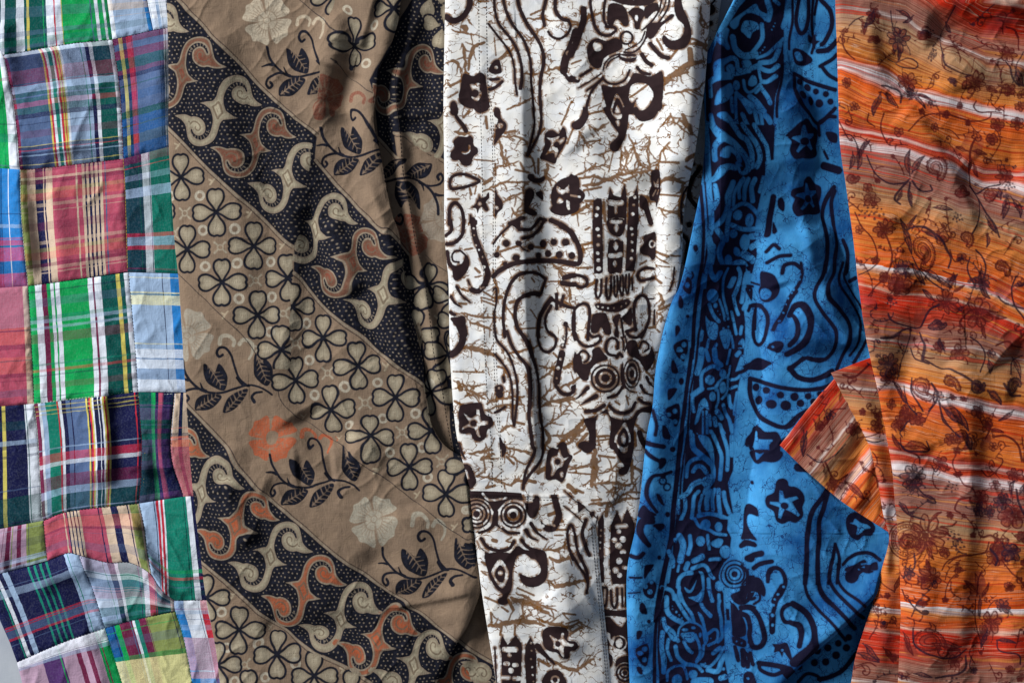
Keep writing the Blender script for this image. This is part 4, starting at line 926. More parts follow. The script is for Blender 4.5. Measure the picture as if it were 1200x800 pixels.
s 26 175,70 210,25 260,40 285,110 265,180 230,250 205,330 200,450;s 40 265,150 215,250;s 40 200,340 200,440;-d 272,150 9;-d 240,200 8;-d 220,235 8;-d 210,275 8;-d 200,340 11;-d 202,400 10
s 26 330,385 280,380 260,330 280,280 330,265;s 44 330,265 420,330 470,430 460,530 390,600 340,650;s 34 320,385 370,410 390,470 380,540;f 200,530 250,530 300,520 330,600 340,650 310,620 280,580 270,620 250,580 215,590 220,555;-d 270,570 9
f 80,90 130,100 160,170 150,220 120,200 90,180 40,200 20,260 -10,240 -10,150 40,150 70,130;s 16 40,220 60,180 110,190 120,240 80,270
s 34 0,290 60,295 110,350 140,430 150,500 120,550 70,550 50,480 60,420 40,350 0,330;s 34 110,665 180,670 260,680 320,690;s 26 110,670 120,710 200,740 260,720;f 250,680 340,690 330,750 290,760;f 20,740 60,730 90,800 10,800;-d 42,765 10;s 24 0,580 40,620 40,690;s 14 0,140 40,80 20,30
d 385,695 24;d 435,625 22;d 510,590 24;d 580,570 24;d 650,540 22;d 720,500 22;d 490,670 24;d 565,665 24;d 635,620 26;d 705,570 24;s 30 770,610 680,720 580,770 520,780;s 22 380,800 440,745 510,760 530,790
'''
ORANGEP = '''
@970 0 4.209
C 85,170 60 1.5 0;C 70,210 50 4 1;s 6 130,300 90,260 70,220 75,180 100,150;L 170,150 70 1.5;~L 195,110 90 2;F 215,80 35 6 0;~L 370,80 80 0.6;~L 390,100 60 2.6;~F 340,205 60 8 .3;~L 340,270 60 1.5;~s 5 300,60 310,130 340,180
~s 6 275,290 330,310 390,290 440,315 430,340 370,335 330,320;C 540,385 55 3.2 0;s 5 480,455 520,430 530,370 560,350;F 385,415 55 7 .2;~L 410,490 70 2.4;~L 440,520 70 .9;~F 395,475 30 6 0;~L 460,490 60 .2
~B 520,285 25;~B 505,520 28;F 345,655 26 5 .3;F 445,570 18 5 0;s 6 390,650 440,600 500,575 560,570 640,590 720,605 790,590 800,560;F 570,572 16 5 0;F 640,525 20 5 0;s 6 720,500 710,530 740,560 800,560 850,565;C 845,545 50 0.4 1
F 710,400 60 7 .1;~F 610,400 18 6 0;F 790,430 22 5 0;~s 5 560,250 580,310 640,350 690,365 660,370;F 880,440 35 5 .4;F 945,465 24 6 0;F 940,530 28 6 .2;F 825,620 34 5 .1;F 925,615 40 6 .5;C 710,680 60 4.2 0
~s 6 560,250 550,180 580,110 600,60 620,20;~L 600,130 70 1.2;s 5 620,210 640,180 700,170 760,190;C 640,250 50 2 0;s 5 690,270 760,250 800,230 850,270 840,310 790,335;F 880,290 45 6 .3;~s 6 860,330 890,370 930,420;~L 930,390 70 1;~s 5 962,280 920,340 900,400
F 460,180 30 6 0;~B 480,160 30;s 7 930,140 945,200 940,270;s 7 880,115 925,130 945,180;C 760,95 60 5 1;C 310,700 60 1.2 0;s 6 270,560 260,640 290,710;~L 240,520 100 1.8;~L 300,500 80 .8;~s 7 250,430 290,440 340,470 350,520;s 6 240,460 300,480 340,540
F 505,640 26 5 .4;C 575,690 60 2 1;s 5 500,650 540,640 600,650 640,690;F 680,610 16 5 0;F 90,410 26 7 0;C 95,600 55 5.6 0;s 6 40,580 60,620 90,680 120,700;~s 6 60,670 110,670 140,720 150,780;F 130,530 26 6 .2;s 6 200,560 190,600 230,630
~s 6 100,140 130,110 170,95;F 210,210 22 5 0;F 800,690 30 5 .3;s 5 830,660 840,700 820,740
@970 150 4.209
z 690,20 760,60 740,130 700,150 640,140 600,110 650,90;C 730,60 60 5.2 0;s 9 690,150 700,100 720,60;L 650,110 60 3.4;L 740,120 60 .2;L 690,180 80 1.7;L 725,200 70 1.3;s 8 690,160 690,240 685,300 700,330;C 640,140 45 3 1;C 770,150 45 .3 0
~L 140,160 100 1.6;~L 165,110 80 -1.2;~L 110,170 80 1.8;~L 180,90 70 -.8;~s 7 190,140 210,190 240,240 300,275 370,270 400,250;~L 400,170 110 -1.5;~L 440,180 90 -.9;P 530,200 110 .7 0;~s 10 390,260 350,300 320,350 350,385;~s 10 400,270 390,330 400,390
~s 8 410,260 450,310 510,310 500,280;~L 345,340 60 2;~L 405,350 60 1.5;P 240,265 25 0 0;F 190,300 24 5 0;P 120,260 60 .3 1;C 115,340 70 2 0;F 210,360 40 5 .2;~B 190,420 45;~B 235,430 40;F 270,500 50 8 0
s 6 130,420 160,480 210,540 240,620 235,660;s 7 245,470 290,560 310,640 290,720 270,760;C 160,660 40 .5 0;F 235,655 22 5 0;F 155,505 24 5 .1;P 470,620 160 1.2 0;~s 9 380,510 430,490 490,500 540,540 570,590 600,640 590,690
~L 360,500 110 -2;~L 400,470 90 -1;~L 380,560 130 1.3;~L 500,530 70 .6;F 550,555 26 5 0;C 600,520 60 3 1;P 680,545 80 .9 0;F 650,645 26 5 .3;s 5 590,600 620,660 650,640;L 490,400 50 2;~L 560,400 80 .1;~B 630,440 30
z 330,720 380,720 420,780 350,790;F 275,735 30 5 .2;F 345,770 46 6 .1;~F 350,690 34 6 0;~L 430,720 120 .9;~L 500,730 110 .6;~L 560,760 100 .5;~L 600,740 70 -.6;~s 7 400,640 430,700 500,760 560,800;P 640,330 60 1 1
~s 7 700,330 730,380 720,460 700,520;P 810,340 90 -.4 0;~s 10 680,300 720,340 790,300 850,290;F 880,240 50 6 .3;~B 860,340 30;~B 900,300 30;~L 920,400 90 1.2;~L 870,400 90 1.8;s 6 850,430 880,380 950,390
~s 9 730,370 770,420 820,480 840,540;~L 800,480 90 1;~L 780,560 60 1.7;~s 8 720,600 760,640 770,700 740,780;P 860,690 80 .6 0;~F 750,760 44 6 .1;C 930,560 70 3.3 0;~s 7 690,640 680,700 720,780;~L 940,770 60 -.3;C 560,480 40 1 1
@970 310 4.209
s 6 190,160 230,110 270,70 290,40;~s 6 150,50 200,30 240,0;F 275,65 26 5 0;F 330,90 40 6 .3;F 300,160 20 5 0;~B 310,180 30;~s 11 290,240 300,270 340,290 390,300 430,310;~s 9 430,300 370,320 310,350 250,360;~s 11 430,310 470,290 490,230 540,200
z 430,210 480,230 470,310 440,350 420,290;F 575,190 66 8 .1;L 640,120 70 -.6;L 600,80 80 -1.3;~L 480,150 80 -2.4;~P 540,300 60 .4 1;~s 10 460,340 490,400 480,470 500,490;~s 8 410,410 440,460 480,480;~s 7 400,300 380,400 350,470 330,560
~F 280,495 56 9 0;F 275,550 36 6 .3;~B 360,410 36;C 225,330 40 5 0;~C 235,380 40 3 0;z 690,170 760,160 860,240 800,280 700,290 650,250;C 640,330 60 4 0;s 9 650,320 640,280 690,230 760,220 830,230;F 730,240 80 7 .3;L 830,250 90 .2;L 760,330 70 1.3
C 700,350 70 2 1;~s 7 690,360 740,400 760,460 730,540;~L 780,510 70 1.6;~F 790,440 24 6 0;F 640,440 44 6 .2;~L 560,390 60 -1.9;F 550,400 30 5 .3;~s 8 490,470 550,520 620,530 690,580 750,610;~P 720,600 60 .3 1;P 610,580 80 .2 0
P 470,620 110 1.4 1;~s 8 430,560 430,640 470,720;~L 360,640 110 .9;~L 330,620 100 1.1;~s 9 510,590 540,650 500,720;~s 8 380,600 390,680 440,740;~F 540,650 26 6 0;F 600,655 20 6 0;F 655,660 18 6 0;~s 5 560,670 620,650 700,660
~L 600,740 120 .9;~s 8 550,680 560,760 600,800;C 720,720 50 2.2 0;F 300,690 26 6 .2;F 390,740 50 6 .4;F 350,780 40 5 0;~L 870,740 70 2.6;~P 900,600 80 -.5 0;~L 810,650 90 .8;~s 9 850,600 880,640 940,650;~L 920,520 120 1.3;~s 6 880,560 900,480 960,440
z 860,330 960,330 965,470 880,460;s 8 820,400 880,380 960,390;C 930,300 50 1 0;~s 8 920,60 900,130 910,200 960,270;C 940,90 60 4.6 0;~s 7 830,160 860,190 960,220;~L 770,130 90 .9;~L 750,90 90 .5;s 6 560,30 620,60 620,110
@970 470 4.209
~L 620,90 140 .9;~s 7 545,0 560,70 600,130 640,170;P 640,170 60 1.6 0;~L 670,200 80 1.4;F 600,180 34 6 0;F 380,70 44 6 .3;F 440,90 40 5 .1;~s 6 360,180 350,150 400,100;C 360,130 40 2 1;F 715,45 34 5 0;F 770,110 40 5 .2;L 830,140 70 .2
s 10 760,180 790,130 770,90;C 690,170 60 3 0;z 740,180 790,160 790,220 750,250 720,220;s 9 820,170 880,165 930,210 950,290;C 850,210 60 1 1;F 810,220 26 5 .2;~s 8 340,210 390,240 480,230 480,190;L 430,225 110 .1;L 330,200 70 -2;s 7 350,180 360,230 430,260 440,310
z 330,240 400,220 480,240 420,260;~F 410,365 64 8 0;F 560,300 46 6 .2;~s 6 500,320 520,350 550,320;s 5 630,240 620,290 640,350 690,430 700,470;F 640,348 18 6 0;F 630,240 20 5 0;~B 610,425 44;C 800,310 60 2 0;s 6 730,330 780,370 830,330 860,290 830,280
F 920,360 44 6 .2;~L 910,430 80 -1.2;~L 960,420 80 -1;~s 9 925,440 930,500 950,560;F 815,415 26 6 .2;z 700,440 770,460 780,520 720,520;F 730,480 56 6 .2;~F 850,500 44 7 .1;~F 790,540 30 6 0;~F 720,530 36 6 .2;~B 860,480 30;F 900,560 60 6 .2
~s 7 430,410 470,460 510,480 520,500 480,490;~F 410,410 40 6 .1;~L 480,470 70 .3;s 7 680,470 640,490 620,530 640,545;F 595,560 18 5 0;s 6 550,610 600,605 620,590;~s 8 350,500 390,540 470,580;~L 380,520 70 .9
Q 390,680 95;F 480,660 100 9 .2;L 530,570 60 -.6;L 550,650 80 .3;L 500,740 70 1.3;~B 610,660 36;~B 625,700 36;F 560,740 26 5 0;s 7 580,790 620,760 690,745 770,735 790,690;C 830,660 60 .3 0;s 9 720,650 750,665 800,660 850,690 840,730;C 740,640 50 3 1
z 790,720 880,720 870,790 800,800;F 860,720 60 6 0;~s 10 800,720 840,760 830,800;F 940,660 30 6 .2;F 690,650 14 5 0
F 240,70 22 5 0;C 225,45 40 1 0;~s 6 185,190 220,200 270,190;F 235,120 34 5 .2;F 165,50 18 5 0;C 200,20 50 1.2 0;s 5 150,180 200,170 260,150
@970 630 4.704
P 455,20 120 .1 0;C 430,130 60 1.8 0;~s 8 480,90 490,150 460,190 420,220;~F 455,190 34 5 .2;F 555,215 60 7 .1;L 540,150 50 -1.6;s 7 610,170 640,120 700,90 770,80 850,70 880,40;s 6 630,330 640,260 680,200 730,170;F 630,330 20 5 0;F 630,75 28 5 .2
F 700,170 22 5 .3;C 440,320 60 1 0;s 8 410,280 430,320 500,350 540,330 530,310;~s 9 450,340 480,380 520,410;~d 525,400 14;F 510,355 22 5 0;P 560,560 170 .3 0;C 540,490 90 4.6 0;~s 8 470,480 480,570 560,630 680,640 740,600;L 640,570 140 .1;L 650,590 110 .2;F 680,660 46 6 .1
z 420,560 480,590 500,630 450,640 420,610;L 450,590 90 1;L 430,560 90 1.3;z 610,640 720,640 710,690 630,690;~L 520,735 80 .2;~B 670,775 44;~s 9 740,640 740,700 690,740 580,745;C 400,745 50 .6 0
z 750,190 840,190 870,300 830,320 760,310;C 840,190 70 5 0;L 790,240 100 -1.8;L 760,260 90 -2.5;L 860,280 80 -1;s 10 800,310 810,230 840,180;~L 830,370 100 1.5;C 770,370 60 2.4 1;s 8 790,330 790,420 800,490 830,560;C 870,330 50 .6 0
z 820,500 900,420 970,430 930,520 850,590;F 900,460 66 6 .1;~L 860,560 100 2;F 850,520 44 6 .2;~F 965,370 40 7 0;~s 5 880,390 920,340 990,320;F 995,260 24 5 0;C 1040,220 60 .2 0;s 6 980,130 1010,180 1060,260;F 1070,265 26 5 .2;F 1060,120 22 5 0
z 890,70 960,60 940,130 900,150;F 920,80 60 6 .2;~F 1000,70 44 6 .1;s 9 930,130 910,40 960,0;C 940,740 60 3 1;F 995,710 24 5 .1;F 1050,760 24 5 0;~s 7 940,560 950,610 1030,630 1040,680;~L 980,560 70 .2;C 980,790 40 3 0;C 1060,510 70 3 0;~F 790,720 24 6 .1;~s 5 770,650 760,700 800,720
L 375,240 90 -1.2;s 5 280,230 310,260 360,290;F 320,310 18 5 0;C 270,370 50 1 0;F 300,470 22 5 0;L 330,640 90 1;~L 240,620 110 .8;~L 220,650 120 .4;C 200,730 90 4 0;F 360,650 24 5 0;s 6 150,700 220,680 260,700;C 350,440 60 2 1;~d 300,460 12
@900 400 3.333
~s 6 130,430 140,390 150,350;~L 140,400 90 1.6;~F 240,285 22 6 0;C 220,300 60 4 1;s 5 190,330 230,320 250,270 300,260;F 330,340 30 5 .2;C 260,520 60 1.5 0;s 7 220,470 260,540 310,520;L 340,580 90 .8;C 380,590 50 2 1;~s 5 150,440 200,470 260,440 300,400;F 200,330 24 5 0;C 290,170 40 .5 0;s 8 290,130 330,140 370,110 390,90;C 330,150 60 2 0;F 250,560 26 6 .1
'''
# ------------------------------------------------------------------ garment 1: madras patchwork
YARN = dict(W=(222, 230, 242), G=(12, 158, 82), D=(2, 80, 74), N=(20, 24, 68), B=(80, 102, 142), L=(158, 184, 216), Y=(204, 192, 96), R=(196, 44, 62), P=(178, 78, 102),
            M=(112, 34, 70), T=(18, 128, 108), O=(216, 108, 84), K=(134, 148, 84), C=(238, 232, 168), V=(84, 52, 110), S=(16, 84, 146), F=(206, 184, 162), E=(40, 126, 200), A=(182, 152, 176), X=None)
sr = random.Random(12)
def enrich(st, weft):
    """fine accent yarns beside the broad stripes, as madras has"""
    out = []
    cols = [c for _, c, _ in st if c not in 'XWY'] + ['N', 'B', 'D']
    for i, (q, c, a) in enumerate(st):
        e = st[i + 1][0] if i + 1 < len(st) else 1.0
        out.append((q, c, a))
        if e - q > .09 and len(out) + (len(st) - i) < 26:
            w = .008 + .006 * sr.random(); o = (e - q) * sr.choice((.12, .2, .8, .86)); n = sr.choice(cols)
            if n != c:
                out += [(q + o, n, .45 if weft else 1.0), (q + o + w, c, a)]
            if weft and e - q > .16 and len(out) + (len(st) - i) < 26 and o < (e - q) * .5:
                b = sr.choice(cols); p0 = q + (e - q) * .45
                out += [(p0, b, .28), (p0 + (e - q) * .25, c, a)]
    return out
def stripes(spec):
    out, p = [], 0.0
    for tk in spec.split():
        c, rest = tk[0], tk[1:]
        w, _, a = rest.partition('@')
        out.append((p, c, float(a) if a else 0.5)); p += float(w)
    return [(q / p, c, a) for q, c, a in out]
def yarn_stops(st, weft):
    res = []
    for q, c, a in st:
        if YARN[c] is None:
            res.append((q, (0, 0, 0, 0)))
        else:
            res.append((q, lin(YARN[c])[:3] + ((a,) if weft else (1.0,))))
    return res[:32]
def madras(name, warp, weft):
    t = NT(name, 0.9, 0.1)
    uu, vv = t.attr('u'), t.attr('v')
    u = t.math('MULTIPLY_ADD', t.math('SUBTRACT', t.noise(0.35, 1.0, (1, .2, 1)), .5), .012, uu)
    v = t.math('MULTIPLY_ADD', t.math('SUBTRACT', t.noise(0.35, 1.0, (.2, 1, 1)), .5), .012, vv)
    a, _ = t.ramp(u, yarn_stops(enrich(stripes(warp), False), False), True)
    b, al = t.ramp(v, yarn_stops(enrich(stripes(weft), True), True), True)
    wv = t.rng(t.noise(1.3, 1.0), .3, .7, .7, 1.3)
    c = t.mix(t.math('MULTIPLY', al, wv), a, b)
    c = t.mix(t.rng(t.noise(0.6, 3.0, (1, .7, 1)), .45, .8, 0, .07), c, lin((200, 210, 225)))
    return t.finish(c, 0.18, 1.0, 0.08, dirt=0.10)

plaid = garment('patchwork_garment', 110, 400, 'madras patchwork garment of sewn plaid patches in green, navy, pink and white', 'garment')
V0 = [(0, 50), (7, 75), (15, 120), (20, 160), (24, 199)]; V0b = [(24, 199), (25, 250), (30, 307), (32, 335)]; V0c = [(32, 335), (36, 400), (39, 473)]; V0d = [(39, 473), (44, 520), (48, 598), (50, 610)]
V1a = [(124, -16), (125, 0), (131, 46)]; V1b = [(131, 46), (140, 108), (144, 186)]; V1c = [(144, 186), (146, 220), (149, 318)]; V1d = [(150, 319), (157, 400), (161, 459)]; V1e = [(161, 459), (165, 500), (166, 540), (162, 590)]
H1 = [(0, 66), (9, 64), (75, 52), (131, 46)]; H1r = [(131, 46), (179, 35)]; H1s = [(179, 35), (215, 29)]
H2 = [(24, 199), (50, 197), (144, 186)]; H2r = [(144, 186), (215, 167)]; H2l = [(-12, 196), (24, 199)]
H3 = [(32, 335), (75, 329), (149, 318)]; H3r = [(150, 327), (225, 321)]; H3l = [(-12, 338), (32, 335)]
H4 = [(39, 473), (120, 463), (161, 457)]; H4r = [(161, 465), (204, 461)]; H4l = [(-12, 477), (39, 473)]
H5 = [(50, 610), (82, 599), (162, 590)]; H5r = [(162, 590), (214, 582)]; H5l = [(-12, 622), (50, 610)]
H6a = [(-22, 678), (0, 672), (50, 659), (78, 648), (92, 650)]; H6b = [(92, 650), (125, 659), (152, 659), (175, 670), (188, 688), (204, 703)]
V6 = [(50, 610), (54, 657)]; V6r = [(162, 590), (168, 615), (172, 640), (178, 672)]; V7 = [(92, 650), (108, 692), (122, 736)]; V8 = [(122, 736), (142, 800), (148, 818)]; V8r = [(205, 716), (215, 750), (222, 785), (227, 818)]
H7a = [(19, 776), (75, 752), (122, 736)]; H7b = [(122, 736), (155, 727), (205, 716)]; H8 = [(204, 703), (240, 703), (262, 702)]; V4 = [(204, 461), (200, 530), (214, 582)]
PATCHES = [   # top, right, bottom, left seam; warp; weft
    ([(-12, -16), (124, -16)], V1a, [(-12, 68)] + H1, [(-12, -16), (-12, 68)], 'D12 W5 D13 W9 D3 Y3 D20 W9 R2 W7 Y1 G38 W4 G5 W3 G4', 'X55 B6@.4 X4 T8@.4 B4@.4 X3'),
    ([(124, -16), (171, -16)], [(171, -16), (172, 0), (179, 35)], H1r, V1a, 'W5 L36 E5', 'F26@.6 X30'),
    ([(171, -16), (215, -16)], [(215, -16), (215, 29)], H1s, [(171, -16), (172, 0), (179, 35)], 'W9 L4 W9 N2 W8 G12', 'W20@.4 X14 L12@.5'),
    (H1, V1b, H2, [(0, 66)] + V0[1:], 'M3 B36 Y2 R2 W3 T4 W2 R2 Y2 R1 Y2 W2 L26 N4 W4 D18 W5', 'W5@.4 N15@.6 M16@.6 L7@.5 D22@.6 N5@.7 X28 Y1 N3@.6 R1 X2 N12@.6 Y1 N4'),
    (H1r + H1s[1:], [(215, 29), (215, 167)], H2r, V1b, 'N6 Y4 N4 R7 B34 W8 T14', 'M6@.6 B6@.5 M8@.6 D10@.6 M4 N4@.6 B30@.4 D6@.7 S36@.7'),
    (H2, V1c, H3, V0b, 'K7 F9 N9 F11 P34 F3 N2 F3 N2 F3 N2 F3 N2 F3 P26', 'M3 P6 F3@.6 M4 X6 Y4@.2 O8@.3 X3 F4@.4 X36 F4@.4 X4 Y4@.2 O8@.3 X4 M4 F4@.4 X14'),
    (H2r, [(215, 167), (225, 321)], H3r, V1c, 'N20 W9 T26 G14', 'M8 D26@.5 L10@.6 D38@.4 R4 L9 R4 D24@.4'),
    (H3, V1d, H4, V0c, 'G8 W8 M6 G4 W4 G2 W5 G34 W6 M2 W8 D18 Y5 D5 W6', 'X36 T4@.4 L4@.4 X4 L3@.4 X5 M10@.4 X30 R3@.4 X28 N1 X6'),
    (H3r, [(225, 321), (228, 380), (232, 460)], [(161, 465), (204, 461), (232, 459)], V1d, 'L44 E24', 'X22 C15@.6 X52 W50@.7'),
    (H4, V1e, H5, V0d, 'M5 W3 L6 T16 W4 N5 B26 Y2 N2 R2 Y2 W2 N5 W1 N3 W2 Y2 R2 Y2 N38', 'X3 Y1 X4 Y1 X3 Y1 X42 R9@.5 W5@.5 X10 M14@.6 L8@.5 D20@.5'),
    (H4r, V4, H5r, [(161, 459), (165, 500), (166, 540), (162, 590)], 'D17 G5 N4 P6 N14', 'X12 V16@.5 D20@.6 V30@.5 N26@.6 V8@.5'),
    ([(204, 461), (232, 459)], [(232, 459), (240, 582)], [(214, 582), (240, 580)], V4, 'F6 N3 F5 L4 F6', 'X46 N4 O12@.7 P60@.8'),
    ([(-12, 52), (0, 50)], V0, H2l, [(-12, 52), (-12, 196)], 'G22 W12', 'X40 M4@.4 X60 T10@.4 X30'),
    (H2l, V0b, H3l, [(-12, 196), (-12, 338)], 'S16 E9 W1 E17', 'X70 L5 X15 R60@.6'),
    (H3l, V0c, H4l, [(-12, 338), (-12, 477)], 'P40 F7', 'A44@.3 O18@.3 M5 X8 O18@.3 M4 X30'),
    (H4l, V0d, H5l, [(-12, 477), (-12, 622)], 'N4 W4 N5 Y4 N22 W12', 'X36 L5 N4 X6 N3 X40 D30@.5'),
    (H5l, V6, [(-22, 678), (0, 672), (54, 657)], [(-12, 622), (-22, 678)], 'A22 M5 A8 M5 A6 K22', 'X36 L12@.6'),
    (H5, V6r, [(54, 657), (78, 648), (92, 650), (125, 659), (152, 659), (178, 672)], V6, 'P28 N1 F3 N1 F3 N1 F3 N1 F3 P26 F10 N8 F14 K12', 'X8 O12@.25 M3 X36'),
    ([(162, 590), (214, 582), (244, 579)], [(244, 579), (262, 702)], [(178, 672), (188, 688), (204, 703), (240, 703), (262, 702)], V6r, 'L20 R3 W2 R3 W2 T26 W6 N22', 'X80 G4 X4 R3 D3 X20'),
    (H6a, V7, H7a, [(-22, 678), (-4, 716), (19, 776)], 'N15 W5 N5 L7 N24 T3 N5 T3 N5 T3 N5 T3 N22 L20', 'X25 L11@.4 X40 R3 B14@.5 R3 X30'),
    (H6b, [(204, 703), (205, 716)], H7b, V7, 'L24 N6 W3 T22 W6 R10 D18 F5', 'A14@.5 W8@.4 B12@.5 A10@.5 W10@.4 D20@.5'),
    (H7a, V8, [(30, 818), (148, 818)], [(19, 776), (25, 800), (30, 818)], 'A33 V26 A18 M6 A8 M6 A10 G14', 'W12@.8 L4 X50'),
    (H7b, V8r, [(148, 818), (227, 818)], V8, 'S12 G6 M16 W3 T5 M10 K36', 'X36 G5 C44@.7'),
    (H8, [(262, 702), (285, 818)], [(227, 818), (285, 818)], [(204, 703), (205, 716), (215, 750), (222, 785), (227, 818)], 'E13 W24 R9 W26', 'W10@.4 L4 X24 A42@.8 E20@.7'),
]
# the garment goes on a little beyond what the picture shows
for (x0, x1, y0, y1), (wa, we) in zip([(-12, 124, -66, -16), (124, 171, -66, -16), (171, 215, -66, -16), (-62, -12, -66, 52), (-62, -12, 52, 196), (-62, -12, 196, 338), (-62, -12, 338, 477), (-62, -12, 477, 622), (30, 148, 818, 868), (148, 227, 818, 868), (227, 285, 818, 868)],
                                      [PATCHES[k][4:6] for k in (9, 8, 4, 5, 3, 7, 10, 6, 7, 18, 8)]):
    sk = (21 if x0 == 30 else 0)
    PATCHES.append(([(x0, y0), (x1, y0)], [(x1, y0), (x1 + (9 if y1 == 868 else 0), y1)], [(x0 + (9 if y1 == 868 else 0) + sk, y1), (x1 + (9 if y1 == 868 else 0), y1)], [(x0, y0), (x0 + (9 if y1 == 868 else 0) + sk, y1)], wa, we))
PUCKER = vnoise(420, 960, 5, 5, 77)
for T, R, B, L, wa, we in PATCHES:
    nu, nv = 70, 80
    G = coons(T, R, B, L, nu, nv)
    uu = np.repeat(np.linspace(0, 1, nu)[None], nv, 0); vv = np.repeat(np.linspace(0, 1, nv)[:, None], nu, 1)
    wpx = np.hypot(*(G[nv // 2, -1] - G[nv // 2, 0])); hpx = np.hypot(*(G[-1, nu // 2] - G[0, nu // 2]))
    e = np.minimum(np.minimum(uu, 1 - uu) * wpx, np.minimum(vv, 1 - vv) * hpx)      # each patch puffs up between its seams
    pk = bil(PUCKER, G[..., 0] + 60, G[..., 1] + 30)
    Z = HP.at(G[..., 0], G[..., 1]) + 1.9 * (1 - np.exp(-e / 2.4)) - 1.1 + pk * .7 * np.exp(-((e - 4) / 5) ** 2)
    grid_object('patch', G, Z, madras('madras_cloth', wa, we), plaid, {'u': uu, 'v': vv})
# lining seen at the raw outer edge
G = coons([(-62, -66), (270, -66)], [(270, -66), (300, 868)], [(60, 868), (300, 868)], [(-62, -66), (-62, 622), (-22, 680), (-2, 724), (21, 778), (32, 818), (60, 868)], 90, 220)
Z = np.maximum(HP.at(G[..., 0], G[..., 1]) - 2.6, .8)
G, Z = skirt(G, Z, 'L', 1.0)
grid_object('lining', G, Z, plain('navy_lining', (40, 50, 90)), plaid)
for nm, rgb, lines in (
    ('seam_thread', (96, 24, 44), [V0, V1b, H2, V1e]), ('seam_thread', (20, 30, 50), [H1, H1r, H1s, H3, H3r, V1d, V0c, H5, H6a, H6b, V4, V6]),
    ('seam_thread', (190, 200, 190), [V0b, [(9, 200), (14, 260), (22, 330)], V0d, [(46, 500), (50, 560), (52, 600)], H4, H4r]), ('seam_thread', (20, 120, 80), [V8, V8r, [(145, 740), (160, 800)]]),
    ('seam_thread', (30, 34, 60), [H7a, H7b, [(95, 652), (112, 692), (126, 736)], H8, V7, V6r, [(22, 786), (78, 762), (125, 746)]]), ('seam_thread', (180, 160, 70), [V1c, [(168, 480), (170, 530), (166, 585)]])):
    tm = plain('cotton_thread', rgb)
    for ln_ in lines:
        dashes(nm, [ln_], tm, plaid, lambda x, y: HP.at(x, y) - .5, 0.36, 3.0, .8, .5)
# ------------------------------------------------------------------ garment 2: brown batik with diagonal bands
brown = garment('brown_batik_garment', 370, 400, 'brown batik garment printed with diagonal bands of navy scrolls and four-petal flowers', 'garment', None)
BX = (180, -22, 640, 826)
pale, navy, taupe, fillc, line = (Field(*BX) for _ in range(5))
tint = np.zeros((navy.h, navy.w, 3), np.float32); tint[:] = lin((176, 166, 144))[:3]
CREAM, ORANGE, RUST, PALE = (186, 178, 154), (184, 84, 46), (124, 60, 46), (176, 172, 156)
def tinted(x, y, r, rgb, ell=1.0):
    q = navy.win(x - r, y - r, x + r, y + r)
    if q:
        sj, si, X, Y = q
        m = ((X - x) ** 2 + (Y - y) ** 2) < r * r
        tint[sj, si][m] = lin(rgb)[:3]
def tinted_poly(P, rgb):
    f = Field(*BX); f.fill(P); tint[f.d < 2.2] = lin(rgb)[:3]

# band borders (walking along the diagonal); the print jumps where the cloth is folded
U1 = [(195, -12), (208.8, 2), (227.5, 20.6), (253.8, 50.6), (291, 88), (325, 120), (358.8, 148), (371, 159)]
L1 = [(190, 142), (199, 151), (235, 187), (280, 232), (321, 269), (343, 290)]
U2 = [(367.5, 188.8), (397.5, 220.6), (431, 252.5), (465, 284), (480, 298)]
L2 = [(343, 320), (368, 346), (390, 368), (429, 400), (465, 428), (497, 452)]
C1 = [(200, 312), (209, 321), (246, 355), (284, 391), (305, 420), (322, 444), (329, 469), (342.5, 484), (372, 502), (394, 521), (426, 542), (462, 568), (484, 586), (521, 614), (559, 639), (580, 655)]
U3 = [(210, 466), (219, 476), (245, 502), (266, 525), (275, 544), (288, 559), (310, 579), (351, 614), (374, 635), (400, 656), (435, 680), (474, 707), (511, 732), (535, 750), (560, 768), (600, 790)]
L3 = [(222, 646), (233, 656), (263, 681), (290, 705), (305, 719), (333.5, 735.5), (347, 752), (365, 764), (389, 773), (410, 783.5), (440, 803), (470, 826)]
T1 = [(345, -6), (351, 0), (370, 17), (395.6, 39.4), (400, 44)]; T2 = [(388, 68), (416, 92), (441, 112.5), (452, 122)]
band1 = U1 + [(367.5, 186)] + U2 + [(500, 440)] + L2[::-1] + [(343, 290)] + L1[::-1]
band3 = U3 + [(640, 810), (640, 840), (470, 826)] + L3[::-1][1:]
side1 = [(438, 95), (470, 20), (495, -20), (640, -20), (640, 200), (521, 189), (465, 155), (469, 185), (442, 160)]
side2 = [(520, 440), (560, 470), (560, 540), (535, 560)]
for P in (band1, band3, side1, side2):
    navy.fill(P)
bandf = Field(*BX)
for P in (band1, band3, side1, side2):
    bandf.fill(P)
for P, s in ((U1, 1), (U2, 1), (U3, 1), (L1, -1), (L2, -1), (L3, -1), ([(442, 160.6), (469, 185)], -1), ([(465, 155), (521, 189)], -1)):
    C = catmull(P, 3); d = np.gradient(C, axis=0); nrm = np.c_[d[:, 1], -d[:, 0]] / np.hypot(d[:, 0], d[:, 1])[:, None] * s
    navy.stroke(C + nrm * .2, 3.4, erase=True); taupe.stroke(C + nrm * .2, 2.2); navy.stroke(C + nrm * 2.6, 1.1)
for P in (C1, T1, T2, [(495, 299), (525, 319)], [(474, 338), (499, 362)]):
    navy.stroke(catmull(P, 3), 1.1)

